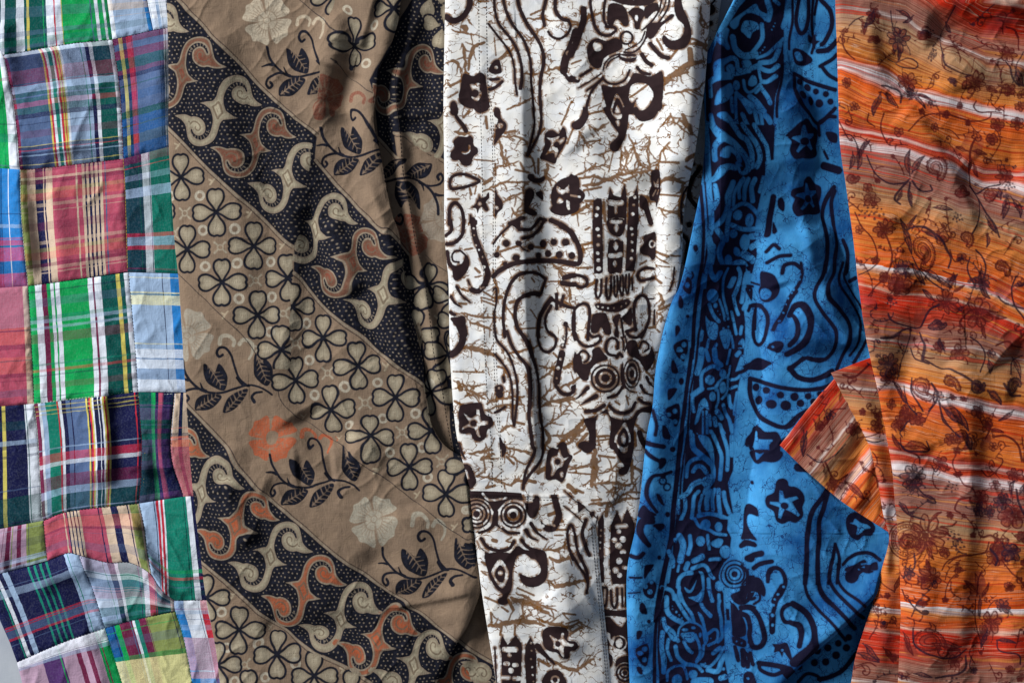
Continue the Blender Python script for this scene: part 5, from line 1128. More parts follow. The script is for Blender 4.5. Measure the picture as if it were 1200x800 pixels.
FOLD = edge([(-30, 400), (100, 373), (150, 369), (190, 362), (240, 355), (290, 343), (330, 342), (380, 338), (430, 336), (450, 300), (840, 200)])
BR0 = edge([(-30, 474), (0, 469), (28, 465), (62, 454), (82, 443), (112, 440), (140, 437), (164, 441), (196, 448), (219, 452), (252, 459), (275, 467), (314, 471), (355, 477), (390, 487), (420, 494), (448, 496), (472, 500), (500, 506), (525, 524), (545, 560), (600, 700), (840, 700)])
MX = (np.arange(navy.w) / RES + BX[0])[None, :]; MY = (np.arange(navy.h) / RES + BX[1])[:, None]
REGION = {'left': MX < FOLD(MY), 'mid': (MX >= FOLD(MY)) & (MX < BR0(MY) + 1), 'front': MX < BR0(MY) + 1, 'side': MX >= BR0(MY) - 1}
def inside(region, fn, *a, **k):
    """print a motif only on one side of a fold, as the folded cloth shows it"""
    Fs = (pale, navy, taupe, fillc, line); old = [F.d.copy() for F in Fs]; ot = tint.copy()
    fn(*a, **k)
    m = REGION[region]
    for F, d in zip(Fs, old):
        F.d = np.where(m, F.d, d)
    tint[:] = np.where(m[..., None], tint, ot)
def side_of(x, y):
    if x > BR0(y):
        return 'side'
    return 'left' if x < FOLD(y) else 'mid'

HALF = [(345, 322), (347, 328), (400, 322), (438, 305), (464, 270), (480, 215), (496, 165), (530, 110), (580, 76), (640, 63), (700, 76), (745, 110), (768, 160), (778, 210), (792, 262), (830, 310), (880, 341), (886, 347), (830, 357), (780, 352), (735, 336), (700, 341), (650, 326), (611, 290), (596, 245), (602, 200), (632, 170),
        (670, 161), (706, 180), (728, 222), (740, 212), (724, 165), (684, 131), (632, 121), (582, 145), (550, 190), (532, 250), (526, 300), (532, 350), (556, 415), (590, 448), (638, 464), (636, 470), (485, 480), (430, 395)]
def scroll(x, y, rgb, k=1.0, a=0.0):
    """S-shaped scroll with a star centre: two arms, each ending in a curled head with a beak"""
    tf = lambda P, sg: rot([(sg * (px - 485) / 8 * k, sg * (py - 395) / 8 * k) for px, py in P], a, x, y)
    loc = Field(x - 62, y - 52, x + 62, y + 52)
    for sg in (1, -1):
        loc.fill(catmull(tf(HALF, sg), 1.2, True))
    q = navy.win(x - 56, y - 46, x + 56, y + 46)
    if q is None:
        return
    sj, si, X, Y = q
    d = loc.sample(X + 0 * Y, Y + 0 * X)
    np.maximum(navy.d[sj, si], -d, out=navy.d[sj, si])
    t_ = taupe.d[sj, si]; t_[d < 1.6] = 4.0; np.minimum(t_, d, out=t_)
    np.minimum(fillc.d[sj, si], d + 1.45, out=fillc.d[sj, si])
    for sg in (1, -1):
        line.stroke(catmull(tf([(742, 268), (715, 292), (680, 288), (650, 264), (644, 228), (664, 206), (690, 220), (686, 244)], sg), 1.0), 2.0 * k, 1.5 * k)
        line.fill(tf([(742, 275), (775, 295), (755, 300)], sg))
        for t in np.linspace(-2.75, -.55, 8):
            c0 = np.array((662, 235)); r0, r1 = 84, 108
            taupe.stroke(tf([(c0[0] + r0 * math.cos(t), c0[1] + r0 * math.sin(t)), (c0[0] + r1 * math.cos(t), c0[1] + r1 * math.sin(t))], sg), .8)
    D = tf([(488, 318), (508, 355), (526, 424), (505, 445), (487, 474), (466, 420), (440, 362), (468, 345)], 1)
    line.stroke(closed(D), 2.1 * k); line.stroke(tf([(476, 378), (492, 418)], 1), .7)
    m = d < 3
    tint[sj, si][m] = lin(rgb)[:3]
# dots on the navy ground, before the scrolls cover them
dr = random.Random(3)
yy = -20.0; row = 0
while yy < 826:
    xx = 182.0 + (row % 2) * 2.6
    while xx < 638:
        px, py = xx + dr.uniform(-.9, .9), yy + dr.uniform(-.9, .9)
        if bandf.sample(np.array([px]), np.array([py]))[0] < -3:
            taupe.ellipse(px, py, .9, .9)
        xx += 5.3
    yy += 4.7; row += 1
for x, y, c in ((214.4, 86.3, RUST), (256.6, 130.3, CREAM), (173, 45, CREAM), (298.4, 167.8, RUST), (339.4, 209.4, CREAM), (216, 170, CREAM), (412, 307.8, RUST), (452, 344.7, CREAM), (372, 268, CREAM), (490, 388, RUST), (334, 306, RUST),
                (237, 577, CREAM), (278, 614.4, ORANGE), (317, 652, CREAM), (356, 691, ORANGE), (399.5, 723.5, CREAM), (443.5, 750, ORANGE), (485, 779, CREAM), (197, 542, ORANGE), (525, 806, ORANGE), (474, 92, RUST), (452, 20, CREAM), (520, 150, CREAM), (590, 770, CREAM)):
    if (x, y) in ((216, 170), (334, 306)):
        continue
    inside(side_of(x, y) if y < 460 else 'front', scroll, x, y, c)
# nothing of a scroll leaves its band
for F in (taupe, fillc, line):
    np.maximum(F.d, np.where(bandf.d > 2.4, 4.0, -4.0), out=F.d) if F is not taupe else None
tmp = Field(*BX)
for P in (U1, U2, U3, L1, L2, L3):
    tmp.stroke(catmull(P, 3), 3.4)
taupe.d = np.where((bandf.d > 1.0) & (tmp.d > .3), 4.0, taupe.d)
navy.d = np.where((bandf.d > 0.5) & (navy.d > 0), np.maximum(navy.d, .5), navy.d)

def clover(x, y, a0=0.0, k=1.0, petals=(0, 1, 2, 3)):
    for i in petals:
        a = a0 + i * math.pi / 2
        P = [(1.5, 0), (7, -3.8), (13, -8.0), (19, -9.6), (24.5, -8), (27.0, -3.6), (26.0, 0), (27.0, 3.6), (24.5, 8), (19, 9.6), (13, 8.0), (7, 3.8)]
        C = catmull(rot([(px * k, py * k) for px, py in P], a, x, y), 1.5, True)
        navy.stroke(np.vstack([C, C[:1]]), 3.0); fillc.fill(C)
        fillc.stroke(np.vstack([C, C[:1]]), 2.4, erase=True)
        ln = rot([(9, 0), (23, 0)], a, x, y)
        for t in np.linspace(0, 1, 7):
            q = ln[0] * (1 - t) + ln[1] * t
            line.ellipse(q[0], q[1], .55, .55)
        tinted_c = rot([(17, 0)], a, x, y)[0]
        tinted(tinted_c[0], tinted_c[1], 13, (172, 162, 140))
    navy.ellipse(x, y, 2.2, 2.2)
UPX = -0.04
for x, y in ((213.4, 207.9), (255, 249.3), (220.6, 292), (296.5, 288.4), (261.8, 331), (338, 326), (301.6, 369), (330, 409), (379.7, 396.6), (419, 428.4), (346, 445), (390, 478.5), (463.8, 465.6), (433.8, 512.8), (479.7, 546.6), (506, 503.4),
             (524, 578), (416, 49.7), (462, 12), (391, -4), (280, 737.8), (324.8, 767), (368.8, 791.8), (242, 701), (256, 779), (293, 812), (341, 360), (551, 545), (570, 612), (178, 249), (412, 812)):
    inside('front' if y > 460 else ('left' if (x, y) == (338, 326) else side_of(x, y)), clover, x, y, UPX + dr.uniform(-.06, .06))
for x, y in ((498, 335.6), (484.7, 388.8), (524, 415), (506, 459), (530, 350), (536, 380), (505, -6), (520, 30)):
    inside('side', clover, x, y, .25)
for x, y in ((236, 230), (239.7, 269.8), (276, 268.6), (242.5, 312), (279, 309), (317.5, 307), (281, 350), (319, 348.4), (317, 388.8), (358, 378.6), (362.6, 421.6), (405, 452.8), (442.6, 448), (448.8, 489.4), (411.8, 496), (487.6, 483.8), (455.7, 530), (494.7, 523.7),
             (502, 559.7), (260, 716.8), (266, 758), (301.7, 753.8), (311, 792.8), (346, 777.5), (275, 797.8), (368.8, 462), (547.5, 596.6), (408.8, 14), (438.8, 31), (434, 75), (523, 350), (505, 450), (515, 372), (200, 230)):
    pale.ellipse(x, y, 6.3, 6.3); pale.ellipse(x, y, 3.2, 3.2, True); tinted(x, y, 7, (196, 190, 172))
for x, y in ((218, 250.6), (259.4, 290), (298.4, 328.8), (332.9, 367.8), (343.8, 402), (428, 471.6), (471.6, 506), (287, 777.5), (519, 540), (385, 437), (512, 377), (204, 274)):
    for q in range(4):
        a = .75 + q * math.pi / 2; c, s = math.cos(a), math.sin(a)
        pale.stroke([(x + c * 3, y + s * 3), (x + c * 9, y + s * 9)], 1.5, 2.6)
    pale.ring(x, y, 3.2, 1.5); tinted(x, y, 11, (178, 170, 150))
for x, y in ((331.6, 288), (265, 368), (303, 407.5), (250, 213), (291, 251.6), (208.8, 171), (453, 429), (397, 515.6), (441, 549), (489, 579.7), (533, 616), (272.8, 697), (314, 734), (401.8, 784), (325, 446), (352, 484)):
    pale.stroke([(x - 2, y + 4), (x + 1, y)], 2.2); pale.stroke([(x - 3, y - 2), (x + 1, y), (x + 4, y - 4)], 2.2, 1.4); tinted(x, y, 8, (190, 176, 150))

def leaf(P, ang):
    C = catmull(P, 1.5, True); navy.fill(C)
    c = C.mean(0); d = np.array((math.cos(ang), math.sin(ang))); L = (np.abs((C - c) @ d)).max()
    n = np.array((-d[1], d[0]))
    for t in np.linspace(-.75, .6, 6):                        # pale ribs between the dark veins
        w = (1 - abs(t)) * L * .42 + .8
        b = c + d * L * t
        for sg in (1, -1):
            navy.stroke([b, b + n * sg * w * .85 + d * L * .18], 1.15, .6, True)
    navy.stroke([c - d * L * .8, c + d * L * .55], 1.2, .7, True)
def sprig(x, y, a=0.0, k=1.0):
    f = lambda P: rot([((px - 560) / 5.333 * k, (py - 615) / 5.333 * k) for px, py in P], a, x, y)
    st = lambda w, P, w1=None: navy.stroke(catmull(f(P), 1.5), w, w1)
    st(3.4, [(320, 415), (330, 480), (370, 545), (430, 595), (500, 615), (570, 612), (640, 590), (720, 565), (790, 572), (840, 595), (875, 622)], 2.4)
    st(2.0, [(290, 535), (325, 530), (350, 535)], 3.6); st(1.4, [(425, 550), (440, 590), (460, 605)], 4.5)
    st(2.6, [(430, 590), (380, 588), (330, 605), (312, 640), (330, 668), (350, 650), (340, 632)], 3.4)
    st(2.6, [(720, 570), (670, 520), (645, 450), (625, 380), (590, 335), (550, 330), (530, 360), (545, 388), (568, 375)], 3.4); st(4.0, [(660, 520), (690, 560), (730, 570)], 3.0)
    st(2.6, [(815, 605), (770, 615), (750, 640), (765, 670)], 4.5)
    leaf(f([(445, 430), (448, 500), (480, 560), (575, 600), (598, 540), (590, 490), (545, 432), (520, 482), (490, 455)]), math.atan2(120, 85) + a)
    leaf(f([(390, 722), (400, 660), (450, 625), (560, 630), (540, 680), (480, 722), (420, 725)]), -.55 + a)
    leaf(f([(570, 735), (600, 650), (660, 605), (725, 590), (690, 660), (640, 715)]), -.85 + a)
    leaf(f([(775, 370), (765, 450), (775, 510), (845, 568), (880, 500), (875, 440), (835, 400), (815, 425)]), 1.2 + a)
for x, y, a in ((495, 675, 0), (260, 460, 0), (362, 571, .02), (358.8, 91, -.05), (422, 184, -.05), (472.5, 209, math.pi + .1), (218, -22, 0)):
    inside('left' if (x, y) == (358.8, 91) else ('front' if y > 460 or x < 300 else side_of(x, y)), sprig, x, y, a)

def blossom(x, y, rgb, r=27, a0=.6, plainp=False):
    for i in range(4):
        a = a0 + i * math.pi / 2
        P = [(0, -r * .08), (r * .34, -r * .3), (r * .66, -r * .56), (r * .9, -r * .58), (r * .98, -r * .22), (r * 1.1, 0), (r * .98, r * .22), (r * .9, r * .58), (r * .66, r * .56), (r * .34, r * .3), (0, r * .08)]
        C = catmull(rot(P, a, x, y), 2, True); pale.fill(C)
    if not plainp:
        for i in range(4):
            a = a0 + math.pi / 4 + i * math.pi / 2
            pale.stroke(rot([(r * .3, 0), (r * 1.2, 0)], a, x, y), 1.0, 3.5, True)
        for i in range(30):
            a = i * 2 * math.pi / 30
            pale.stroke(rot([(r * .46, 0), (r * (.72 + .06 * (i % 2)), 0)], a, x, y), .9, .6, True)
        pale.ring(x, y, r * .42, .9, True); pale.ring(x, y, r * .14, .9, True)
        for i in range(5):
            a = i * 2 * math.pi / 5
            pale.stroke(rot([(r * .16, 0), (r * .42, 0)], a, x, y), .8, .8, True)
        for i in range(60):
            q = r * math.sqrt(dr.uniform(.6, .9)); a = dr.uniform(0, 6.3); pale.ellipse(x + q * math.cos(a), y + q * math.sin(a), .45, .45, True)
    else:
        pale.ellipse(x + 2, y - 1, r * .3, r * .34, True)
        for i in range(150):
            q = r * math.sqrt(dr.uniform(0, .8)); a = dr.uniform(0, 6.3); pale.ellipse(x + q * math.cos(a), y + q * math.sin(a), .6, .6, True)
        pale.stroke(catmull([(x - r * .6, y + r * .38), (x, y + r * .5), (x + r * .8, y + r * .1)], 2), 1.4, .6, True)
    tinted(x, y, r + 4, rgb)
blossom(439, 608.8, PALE); blossom(312.8, 24.4, (205, 194, 172)); blossom(220, 392.5, (165, 160, 146), 29); blossom(318, 513.8, ORANGE, 26, .8, True); inside('mid', blossom, 376, 112.5, RUST, 24)
inside('side', blossom, 476, 276, (128, 62, 46), 24); inside('side', blossom, 520, 256, (160, 150, 136), 26)
for x, y, rgb, k in ((492, 610, PALE, 1), (267, 398, (180, 174, 156), 1), (359, 512, ORANGE, 1), (357, 26, (190, 178, 156), .9), (424, 116, (120, 60, 48), .9)):
    f = lambda P: [(x + px * k, y + py * k) for px, py in P]
    pale.stroke(catmull(f([(-9, 4), (-7, -4), (2, -6), (9, 0), (8, 6)]), 1.5), 5.0 * k, 4.0 * k)
    pale.stroke(catmull(f([(15, 4), (20, -1), (29, 4), (30, 14), (26, 22)]), 1.5), 5.0 * k, 2.5 * k)
    tinted(x, y, 14, rgb); tinted(x + 24 * k, y + 9 * k, 14, rgb)
    for t in range(7):
        q = f([(-8 + t * 2.6, -2 + abs(t - 3) * .9)])[0]; pale.ellipse(q[0], q[1], .5, .5, True)

def brown_cloth(name='brown_batik_cloth'):
    t = NT(name, 0.9, 0.12)
    base = t.mix(t.rng(t.noise(0.05, 3), .3, .7), lin((130, 111, 94)), lin((144, 123, 103)))
    slub = t.rng(t.noise(1.0, 2.0, (.05, .9, 1)), .5, .85, 0, .35)
    base = t.mix(slub, base, lin((118, 99, 83)))
    tn = t.attr('tint', True)
    f, _ = t.ink('pale', .5, .3); c = t.mix(t.math('MULTIPLY', f, t.rng(t.noise(.5, 2), .25, .6, .42, .8)), base, tn)
    f, _ = t.ink('navy', .45, .22); c = t.mix(f, c, t.mix(t.rng(t.noise(.2, 3), .3, .7), lin((18, 19, 27)), lin((32, 34, 47))))
    f, _ = t.ink('taupe', .45, .2); c = t.mix(f, c, t.mix(t.noise(.4, 2), lin((126, 112, 96)), lin((158, 146, 128))))
    f, d = t.ink('fill', .45, .2)
    fc = t.mix(t.rng(d, 0, -5.5), t.mix(.62, tn, lin((110, 98, 82))), tn)
    fc = t.mix(t.rng(t.noise(.35, 3), .35, .75, 0, .35), fc, lin((130, 112, 92)))
    c = t.mix(f, c, fc)
    f, _ = t.ink('line', .4, .2); c = t.mix(t.math('MULTIPLY', f, .85), c, lin((112, 96, 80)))
    return t.finish(c, 0.2, 1.3, 0.07, dirt=0.12)
bm = brown_cloth()
def battrs(G):
    x, y = G[..., 0], G[..., 1]
    a = {k: F.sample(x, y) for k, F in (('pale', pale), ('navy', navy), ('taupe', taupe), ('fill', fillc), ('line', line))}
    ix = np.clip(((x - BX[0]) * RES + .5).astype(int), 0, navy.w - 1); iy = np.abs(((y - BX[1]) * RES + .5).astype(int)); iy = np.clip((navy.h - 1) - np.abs((navy.h - 1) - iy), 0, navy.h - 1)
    a['tint'] = tint[iy, ix]
    return a
G = sheet(bl, br, -66, 868); Z = HB.at(G[..., 0], G[..., 1])
ed = (br(G[..., 1]) - G[..., 0]); Z = Z - 3.0 * np.exp(-ed / 5)
ed = (G[..., 0] - bl(G[..., 1])); Z = Z - 3.0 * np.exp(-ed / 7)
G, Z = skirt(G, Z, 'L', 1.6); G, Z = skirt(G, Z, 'R', 1.4)
grid_object('front_panel', G, Z, bm, brown, battrs(HB.drawn(G, 9)))
G = sheet(lambda y: br(y) - 26, edge([(-30, 552), (250, 552), (420, 560), (560, 590)]), -66, 556); Z = HBS.at(G[..., 0], G[..., 1])
grid_object('side_panel', G, Z, bm, brown, battrs(HBS.drawn(G, 6)))
G = sheet(lambda y: br(y) - 30, lambda y: y * 0 + 622, 640, 868); Z = HBB.at(G[..., 0], G[..., 1])
grid_object('back_panel', G, Z, bm, brown, battrs(G))
dashes('seam_thread', [[(488, 14), (480, 43), (469, 71), (463, 97), (469, 159), (472.5, 204), (480, 241), (487.5, 288), (495, 314), (502.5, 364), (510, 426), (518, 457), (524, 495), (533, 542)]], plain('dark_brown_thread', (40, 34, 34)), brown, HBS.at, .5, 4, .5, .4)
# ------------------------------------------------------------------ garment 3: white batik
white = garment('white_batik_garment', 660, 400, 'white batik garment with dark brown mask figures and ochre crackle', 'garment')
WX = (500, -22, 860, 826)
wi, wt = Field(*WX), Field(*WX)
draw(WHITE, wi, wt)
pi, pt2 = Field(530, 560, 740, 826), Field(530, 560, 740, 826)
draw(POCKET, pi, pt2)
def white_cloth():
    t = NT('white_batik_cloth', 0.85, 0.1)
    base = t.mix(t.rng(t.noise(0.06, 3), .3, .7), lin((228, 232, 236)), lin((238, 236, 230)))
    d = t.attr('ink')
    # ochre dye bleeding out of the wax edge and along hair cracks
    nz = t.noise(0.11, 3.0)
    vo = t.n('ShaderNodeTexVoronoi', feature='DISTANCE_TO_EDGE'); vo.inputs['Scale'].default_value = 1.0
    mp = t.n('ShaderNodeMapping'); mp.inputs['Scale'].default_value = (.05, .09, .05)
    wv = t.n('ShaderNodeTexNoise'); wv.inputs['Scale'].default_value = .12; t.l(t.co, wv.inputs['Vector'])
    ad = t.n('ShaderNodeVectorMath', operation='MULTIPLY_ADD'); t.l(wv.outputs['Color'], ad.inputs[0]); ad.inputs[1].default_value = (14, 14, 14); t.l(t.co, ad.inputs[2])
    t.l(ad.outputs[0], mp.inputs['Vector']); t.l(mp.outputs[0], vo.inputs['Vector'])
    hair = t.math('MULTIPLY', t.rng(vo.outputs['Distance'], .022, .008), t.rng(t.noise(.04, 2.0), .44, .54))
    c = t.mix(t.math('MULTIPLY', hair, .75), base, lin((112, 84, 48)))
    hair2 = t.math('MULTIPLY', t.rng(vo.outputs['Distance'], .045, .02), t.rng(t.noise(.055, 3.0), .48, .55))
    c = t.mix(t.math('MULTIPLY', hair2, .85), c, lin((112, 70, 22)))
    f, _ = t.ink('dye', .5, .7, .5, .55)
    c = t.mix(t.math('MULTIPLY', f, .92), c, t.mix(t.noise(.3, 3), lin((84, 52, 14)), lin((134, 86, 26))))
    halo = t.math('MULTIPLY', t.rng(d, 2.6, .8), t.rng(nz, .42, .52))
    c = t.mix(t.math('MULTIPLY', halo, .85), c, lin((116, 72, 24)))
    f, _ = t.ink('ink', .45, .5, .45, .08)
    c = t.mix(f, c, t.mix(t.noise(.15, 3), lin((34, 24, 27)), lin((52, 36, 38))))
    return t.finish(c, 0.1, 0.5, 0.06, (1, 1.2, 1), dirt=0.03)
wm = white_cloth()
G = sheet(wl, rx, -66, 868); Z = HW.at(G[..., 0], G[..., 1])
Z = Z - 3 * np.exp(-(G[..., 0] - wl(G[..., 1])) / 4) - 3.5 * np.exp(-(rx(G[..., 1]) - G[..., 0]) / 8)
G, Z = skirt(G, Z, 'L', 1.2); G, Z = skirt(G, Z, 'R', 1.6)
D = HW.drawn(G, 4)
grid_object('front_panel', G, Z, wm, white, {'ink': wi.sample(D[..., 0], D[..., 1]), 'dye': wt.sample(D[..., 0], D[..., 1])})
# patch pocket, its hem a little puffed
pT = [(552, 575), (590, 576), (640, 579), (664, 578)]; pR = [(664, 578), (682, 590), (698, 620), (704, 680), (712, 760), (717, 818), (722, 868)]; pL = [(wl(y) + 0, y) for y in (575, 610, 650, 700, 750, 800, 840, 868)]; pB = [(pL[-1][0], 868), (722, 868)]
G = coons(pT, pR, pB, pL, 170, 300)
e = np.minimum(np.linspace(0, 1, 300)[:, None] * 290, 99) + 0 * np.linspace(0, 1, 170)[None]; er = (1 - np.linspace(0, 1, 170))[None] * 140 + 0 * e; el = np.linspace(0, 1, 170)[None] * 140 + 0 * e
Z = HW.at(G[..., 0], G[..., 1]) + 1.4 + 1.0 * np.exp(-((e - 3) / 2.5) ** 2) - 1.4 * np.exp(-er / 3) - 2.0 * np.exp(-el / 4)
G, Z = skirt(G, Z, 'T', .8); G, Z = skirt(G, Z, 'R', .6); G, Z = skirt(G, Z, 'L', 1.0)
pocket = grid_object('pocket', G, Z, wm, white, {'ink': pi.sample(G[..., 0], G[..., 1]), 'dye': pt2.sample(G[..., 0], G[..., 1])})
# inside back, seen beyond the right edge
G = sheet(lambda y: rx(y) - 40, edge([(-30, 850), (60, 838), (150, 834), (330, 815), (400, 800), (460, 790)]), -66, 440); Z = HWB.at(G[..., 0], G[..., 1])
xi = Field(700, -22, 880, 460)
draw('''@670 0 6.0125
s 30 960,60 920,120 930,170 980,160;s 16 1010,0 960,60 940,140;f 940,50 1000,30 1010,80 960,110
@800 150 4.79
s 24 100,220 50,300 40,380 80,440;s 20 0,600 30,640 20,760;d 40,540 16;s 16 60,60 30,140 60,200''', xi, xi)
grid_object('back_panel', G, Z, wm, white, {'ink': xi.sample(G[..., 0], G[..., 1]), 'dye': np.full(G.shape[:2], 4.0)})
thr = plain('dark_thread', (46, 40, 42)); 
dashes('stitching', [[(561, -60), (561, -10), (562, 83), (565, 200), (567, 330), (567.5, 390), (571.6, 473), (576, 523), (577, 572)]], thr, white, HW.at, .42, 3.2, .8, .5)
dashes('stitching', [[(570, -60), (570, -10), (571.5, 90), (577, 170), (578, 263), (578, 390), (581.5, 473), (586, 523), (588, 574)]], thr, white, HW.at, .42, 3.2, .8, .5)
dashes('stitching', [[(573, 100), (579.5, 170), (580.5, 263), (581, 390), (584, 473), (589, 540)]], thr, white, HW.at, .35, 3.2, .8, .5)
for ln_ in ([(556, 581), (590, 582), (640, 585), (662, 584)], [(692, 612), (699, 680), (707, 760), (711, 812)], [(696, 612), (702, 680), (710, 760), (714, 812)]):
    dashes('stitching', [ln_], thr, pocket, lambda x, y: HW.at(x, y) + 1.4, .42, 3.2, .8, .5).location = (0, 0, 0)
dashes('stitching', [[(524.5, 100), (524, 160), (524.5, 210)]], plain('white_thread', (225, 222, 215)), white, lambda x, y: HW.at(x, y) - 1.6, .8, 2.4, 4, .6)

# ------------------------------------------------------------------ garment 4: blue batik
blue = garment('blue_batik_garment', 890, 400, 'bright blue batik garment with navy flowers, stripes and crackle', 'garment')
UX = (700, -22, 1100, 826)
ui, u2 = Field(*UX), Field(*UX)
ui.bleed = 0.12
draw(BLUE, ui, u2, None, 1.25)
def blue_cloth():
    t = NT('blue_batik_cloth', 0.8, 0.1)
    base = t.mix(t.rng(t.noise(0.02, 3), .32, .68), lin((20, 86, 152)), lin((72, 160, 222)))
    base = t.mix(t.rng(t.noise(0.35, 3, (1, .4, 1)), .5, .8, 0, .16), base, lin((110, 180, 236)))
    def crack(sc, lo, hi, m0, m1, st):
        vo = t.n('ShaderNodeTexVoronoi', feature='DISTANCE_TO_EDGE'); vo.inputs['Scale'].default_value = 1.0
        wv = t.n('ShaderNodeTexNoise'); wv.inputs['Scale'].default_value = .15; t.l(t.co, wv.inputs['Vector'])
        ad = t.n('ShaderNodeVectorMath', operation='MULTIPLY_ADD'); t.l(wv.outputs['Color'], ad.inputs[0]); ad.inputs[1].default_value = (9, 9, 9); t.l(t.co, ad.inputs[2])
        mp = t.n('ShaderNodeMapping'); mp.inputs['Scale'].default_value = (sc * st[0], sc * st[1], sc); t.l(ad.outputs[0], mp.inputs['Vector']); t.l(mp.outputs[0], vo.inputs['Vector'])
        return t.math('MULTIPLY', t.rng(vo.outputs['Distance'], hi, lo), t.rng(t.noise(.05, 2.0), m0, m1))
    c = t.mix(t.math('MULTIPLY', crack(.085, .010, .035, .42, .52, (1.2, .9)), .9), base, lin((18, 40, 96)))
    c = t.mix(t.math('MULTIPLY', crack(.2, .02, .07, .52, .62, (.8, 1.2)), .6), c, lin((18, 44, 104)))
    d = t.attr('ink')
    c = t.mix(t.math('MULTIPLY', t.rng(d, 1.4, .3), .45), c, lin((20, 56, 120)))
    f, _ = t.ink('ink', .45, .4, .5)
    c = t.mix(f, c, t.mix(t.noise(.15, 3), lin((12, 12, 36)), lin((24, 22, 50))))
    return t.finish(c, 0.12, 0.8, 0.07, dirt=0.06)
um = blue_cloth()
ua = lambda G: {'ink': ui.sample(G[..., 0], G[..., 1])}
G = sheet(ul, ur, -66, 868); Z = HU.at(G[..., 0], G[..., 1])
lw = np.clip((G[..., 1] - 380) / 90, 0, 1)
Z = Z - 2.5 * np.exp(-(G[..., 0] - ul(G[..., 1])) / 5) + lw * 7 * np.exp(-((G[..., 0] - ul(G[..., 1])) / 34) ** 2)
bt = np.clip((G[..., 1] - 650) / 60, 0, 1); Z = Z + bt * (6 * np.exp(-((ur(G[..., 1]) - G[..., 0]) / 40) ** 2) - 2.5 * np.exp(-(ur(G[..., 1]) - G[..., 0]) / 4))
G, Z = skirt(G, Z, 'L', 1.8); G, Z = skirt(G, Z, 'R', 1.4)
grid_object('front_panel', G, Z, um, blue, ua(HU.drawn(G, 5)))
G = sheet(lambda y: ur(y) - 36, lambda y: y * 0 + 1090, 655, 868); Z = HUB.at(G[..., 0], G[..., 1])
grid_object('back_panel', G, Z, um, blue, ua(G))

# ------------------------------------------------------------------ garment 5: orange printed blouse
orange = garment('orange_printed_garment', 1110, 400, 'orange striped garment with fine maroon paisley and floral print', 'garment')
OX = (890, -22, 1240, 826)
om, oi, ow = Field(*OX), Field(*OX), Field(*OX)
draw(ORANGEP, om, oi, ow)
tendrils(om, ow, 58, 985, 1200, 0, 800); tendrils(oi, ow, 14, 985, 1200, 0, 800); tendrils(om, ow, 10, 930, 1040, 450, 620)
KEYS = [-60, 91, 143, 241, 396, 487, 539, 637, 792, 900]       # stripe phase
COLS = {985: [-150, 12, 76, 166, 304, 395, 444, 541, 698, 806], 1060: [-140, 24, 114, 179, 317, 402, 455, 550, 704, 812], 1100: [-130, 50, 120, 196, 324, 408, 467, 557, 709, 817], 1150: [-110, 76, 131, 217, 335, 413, 477, 565, 712, 820], 1210: [-100, 84, 140, 226, 368, 424, 490, 575, 710, 818]}
def phase(x, y):
    xs = sorted(COLS)
    cols = np.stack([np.interp(y, COLS[k], KEYS) for k in xs], 0)
    f = np.interp(x, xs, np.arange(len(xs))); i = np.clip(f.astype(int), 0, len(xs) - 2); t = f - i
    a = np.take_along_axis(cols, i[None], 0)[0]; b = np.take_along_axis(cols, i[None] + 1, 0)[0]
    return a * (1 - t) + b * t
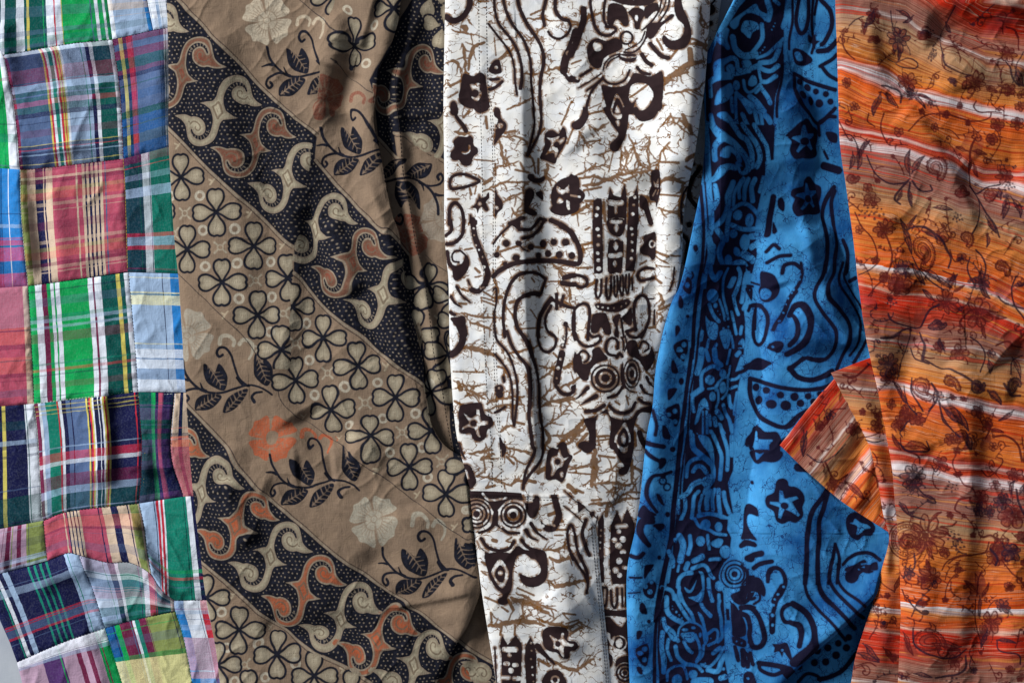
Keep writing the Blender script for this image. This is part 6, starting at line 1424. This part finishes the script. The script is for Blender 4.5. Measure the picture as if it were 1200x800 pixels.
def orange_cloth():
    t = NT('orange_print_cloth', 0.7, 0.12)
    ph = t.attr('phase')
    wob = t.math('MULTIPLY_ADD', t.math('SUBTRACT', t.noise(.05, 2, (.3, 1, 1)), .5), 10, ph)
    md = t.math('DIVIDE', t.math('MODULO', t.math('ADD', wob, 396 * 2), 396), 396)
    Wt, Or, Rd, Ta, Gd = (234, 224, 226), (228, 94, 26), (198, 42, 18), (154, 102, 88), (208, 132, 68)
    P = [(0, Wt), (4, Wt), (8, (226, 140, 70)), (16, Or), (24, (214, 84, 32)), (28, (228, 190, 170)), (31, Rd), (50, Rd), (60, (176, 78, 60)), (72, Ta), (87, Ta), (89.5, (222, 206, 200)), (92, Ta), (98, (182, 146, 112)), (120, Gd), (130, (222, 130, 52)), (135, Or), (140.5, Wt), (147, Wt), (152, Or), (205, (218, 118, 46)),
         (216, Rd), (221, (234, 200, 190)), (224, Rd), (232, (206, 70, 34)), (238, Wt), (244, (232, 214, 216)), (249, (160, 110, 100)), (285, Ta), (300, (190, 150, 112)), (330, (222, 128, 52)), (388, Or)]
    c, _ = t.ramp(md, [(p / 396, lin(q)) for p, q in P])
    # slub lines woven along the stripes
    cmb = t.n('ShaderNodeCombineXYZ'); t.l(t.math('MULTIPLY', ph, 1.0), cmb.inputs[1]); sx = t.n('ShaderNodeSeparateXYZ'); t.l(t.co, sx.inputs[0]); t.l(sx.outputs[0], cmb.inputs[0])
    sl = t.noise(1.0, 1.5, (.004, .45, 1), .6, cmb.outputs[0])
    c = t.mix(t.rng(sl, .52, .60, 0, .6), c, t.mix(.6, lin((150, 62, 30)), c, 'MULTIPLY'))
    c = t.mix(t.rng(sl, .44, .30, 0, .15), c, lin((244, 186, 140)))
    # irregular dyed streaks: thin runs of red, gold, white and plum along the stripes
    s2 = t.noise(1.0, 1.5, (.004, .17, 1), .6, cmb.outputs[0])
    sc_, sa = t.ramp(s2, [(0, lin((206, 50, 22))[:3] + (.75,)), (.34, lin((206, 50, 22))[:3] + (.7,)), (.40, (0, 0, 0, 0)), (.47, (0, 0, 0, 0)), (.485, lin((246, 214, 190))[:3] + (.4,)), (.50, (.8, .5, .2, 0)), (.58, (.4, .1, .05, 0)), (.61, lin((176, 84, 56))[:3] + (.4,)), (.66, lin((226, 150, 70))[:3] + (.5,)), (1, lin((236, 120, 40))[:3] + (.6,))])
    c = t.mix(sa, c, sc_)
    pur = t.rng(t.noise(.028, 2.0), .58, .75, 0, .25); c = t.mix(pur, c, lin((150, 96, 110)))
    f, d = t.ink('wash', .8, .6)
    c = t.mix(t.math('MULTIPLY', f, t.rng(t.noise(.07, 2), .35, .6, .25, .8)), c, t.mix(t.noise(.04, 2), lin((150, 40, 26)), lin((110, 60, 50))))
    f, _ = t.ink('maroon', .5, .4, .5, .2); c = t.mix(t.math('MULTIPLY', f, .9), c, lin((84, 14, 20)))
    f, _ = t.ink('indigo', .5, .4, .5, .2); c = t.mix(t.math('MULTIPLY', f, .9), c, lin((44, 22, 40)))
    return t.finish(c, 0.15, 0.8, 0.06, dirt=0.06)
oc = orange_cloth()
def oa(G, ph=None):
    x, y = G[..., 0], G[..., 1]
    return {'maroon': om.sample(x, y), 'indigo': oi.sample(x, y), 'wash': ow.sample(x, y), 'phase': phase(x, y) if ph is None else ph}
# turned cuff, below the sleeve
G = coons(*CUFF, 130, 110)
Z = HOC.at(G[..., 0], G[..., 1])
dd = ((G[..., 0] - 915) * 78 + (G[..., 1] - 521) * 62) / 100
uu = np.linspace(0, 1, 130)[None] + 0 * Z; vv = np.linspace(0, 1, 110)[:, None] + 0 * Z
Z = Z + 1.2 * np.exp(-((uu * 110 - 3) / 3) ** 2) + 1.2 * np.exp(-((uu * 110 - 26) / 4) ** 2) - 1.2 * np.exp(-((1 - vv) * 110 / 5))
G2, Z2 = skirt(G, Z, 'L', 1.0); G2, Z2 = skirt(G2, Z2, 'B', 1.2)
grid_object('cuff', G2, Z2, oc, orange, oa(G2, 428 + ((G2[..., 0] - 915) * .78 + (G2[..., 1] - 521) * .62) * 1.25))
# sleeve strip
G = coons([(975, 437), (1019, 420), (1050, 412)], sr_, [(986, 870), (1078, 870)], sl_, 100, 440)
uu = np.linspace(0, 1, 100)[None] + 0 * G[..., 0]; vv = np.linspace(0, 1, 440)[:, None] + 0 * G[..., 0]
Z = HOS.at(G[..., 0], G[..., 1]) - 2 * np.exp(-uu * 80 / 4) + 1.0 * np.exp(-((vv * 440 - 4) / 3) ** 2)
G, Z = skirt(G, Z, 'L', 1.5); G, Z = skirt(G, Z, 'T', 1.0)
SK = [430, 445, 475, 516, 566, 582, 602, 709, 806]; SP = [440, 471, 505, 539, 617, 628, 637, 792, 888]
grid_object('sleeve', G, Z, oc, orange, oa(G, np.interp(G[..., 1] + (1030 - G[..., 0]) * .12, SK, SP)))
# body
G = sheet(ol, lambda y: y * 0 + 1262, -66, 868); Z = HO.at(G[..., 0], G[..., 1]) - 3 * np.exp(-(G[..., 0] - ol(G[..., 1])) / 4)
G, Z = skirt(G, Z, 'L', 1.5)
grid_object('front_panel', G, Z, oc, orange, oa(HO.drawn(G, 9)))
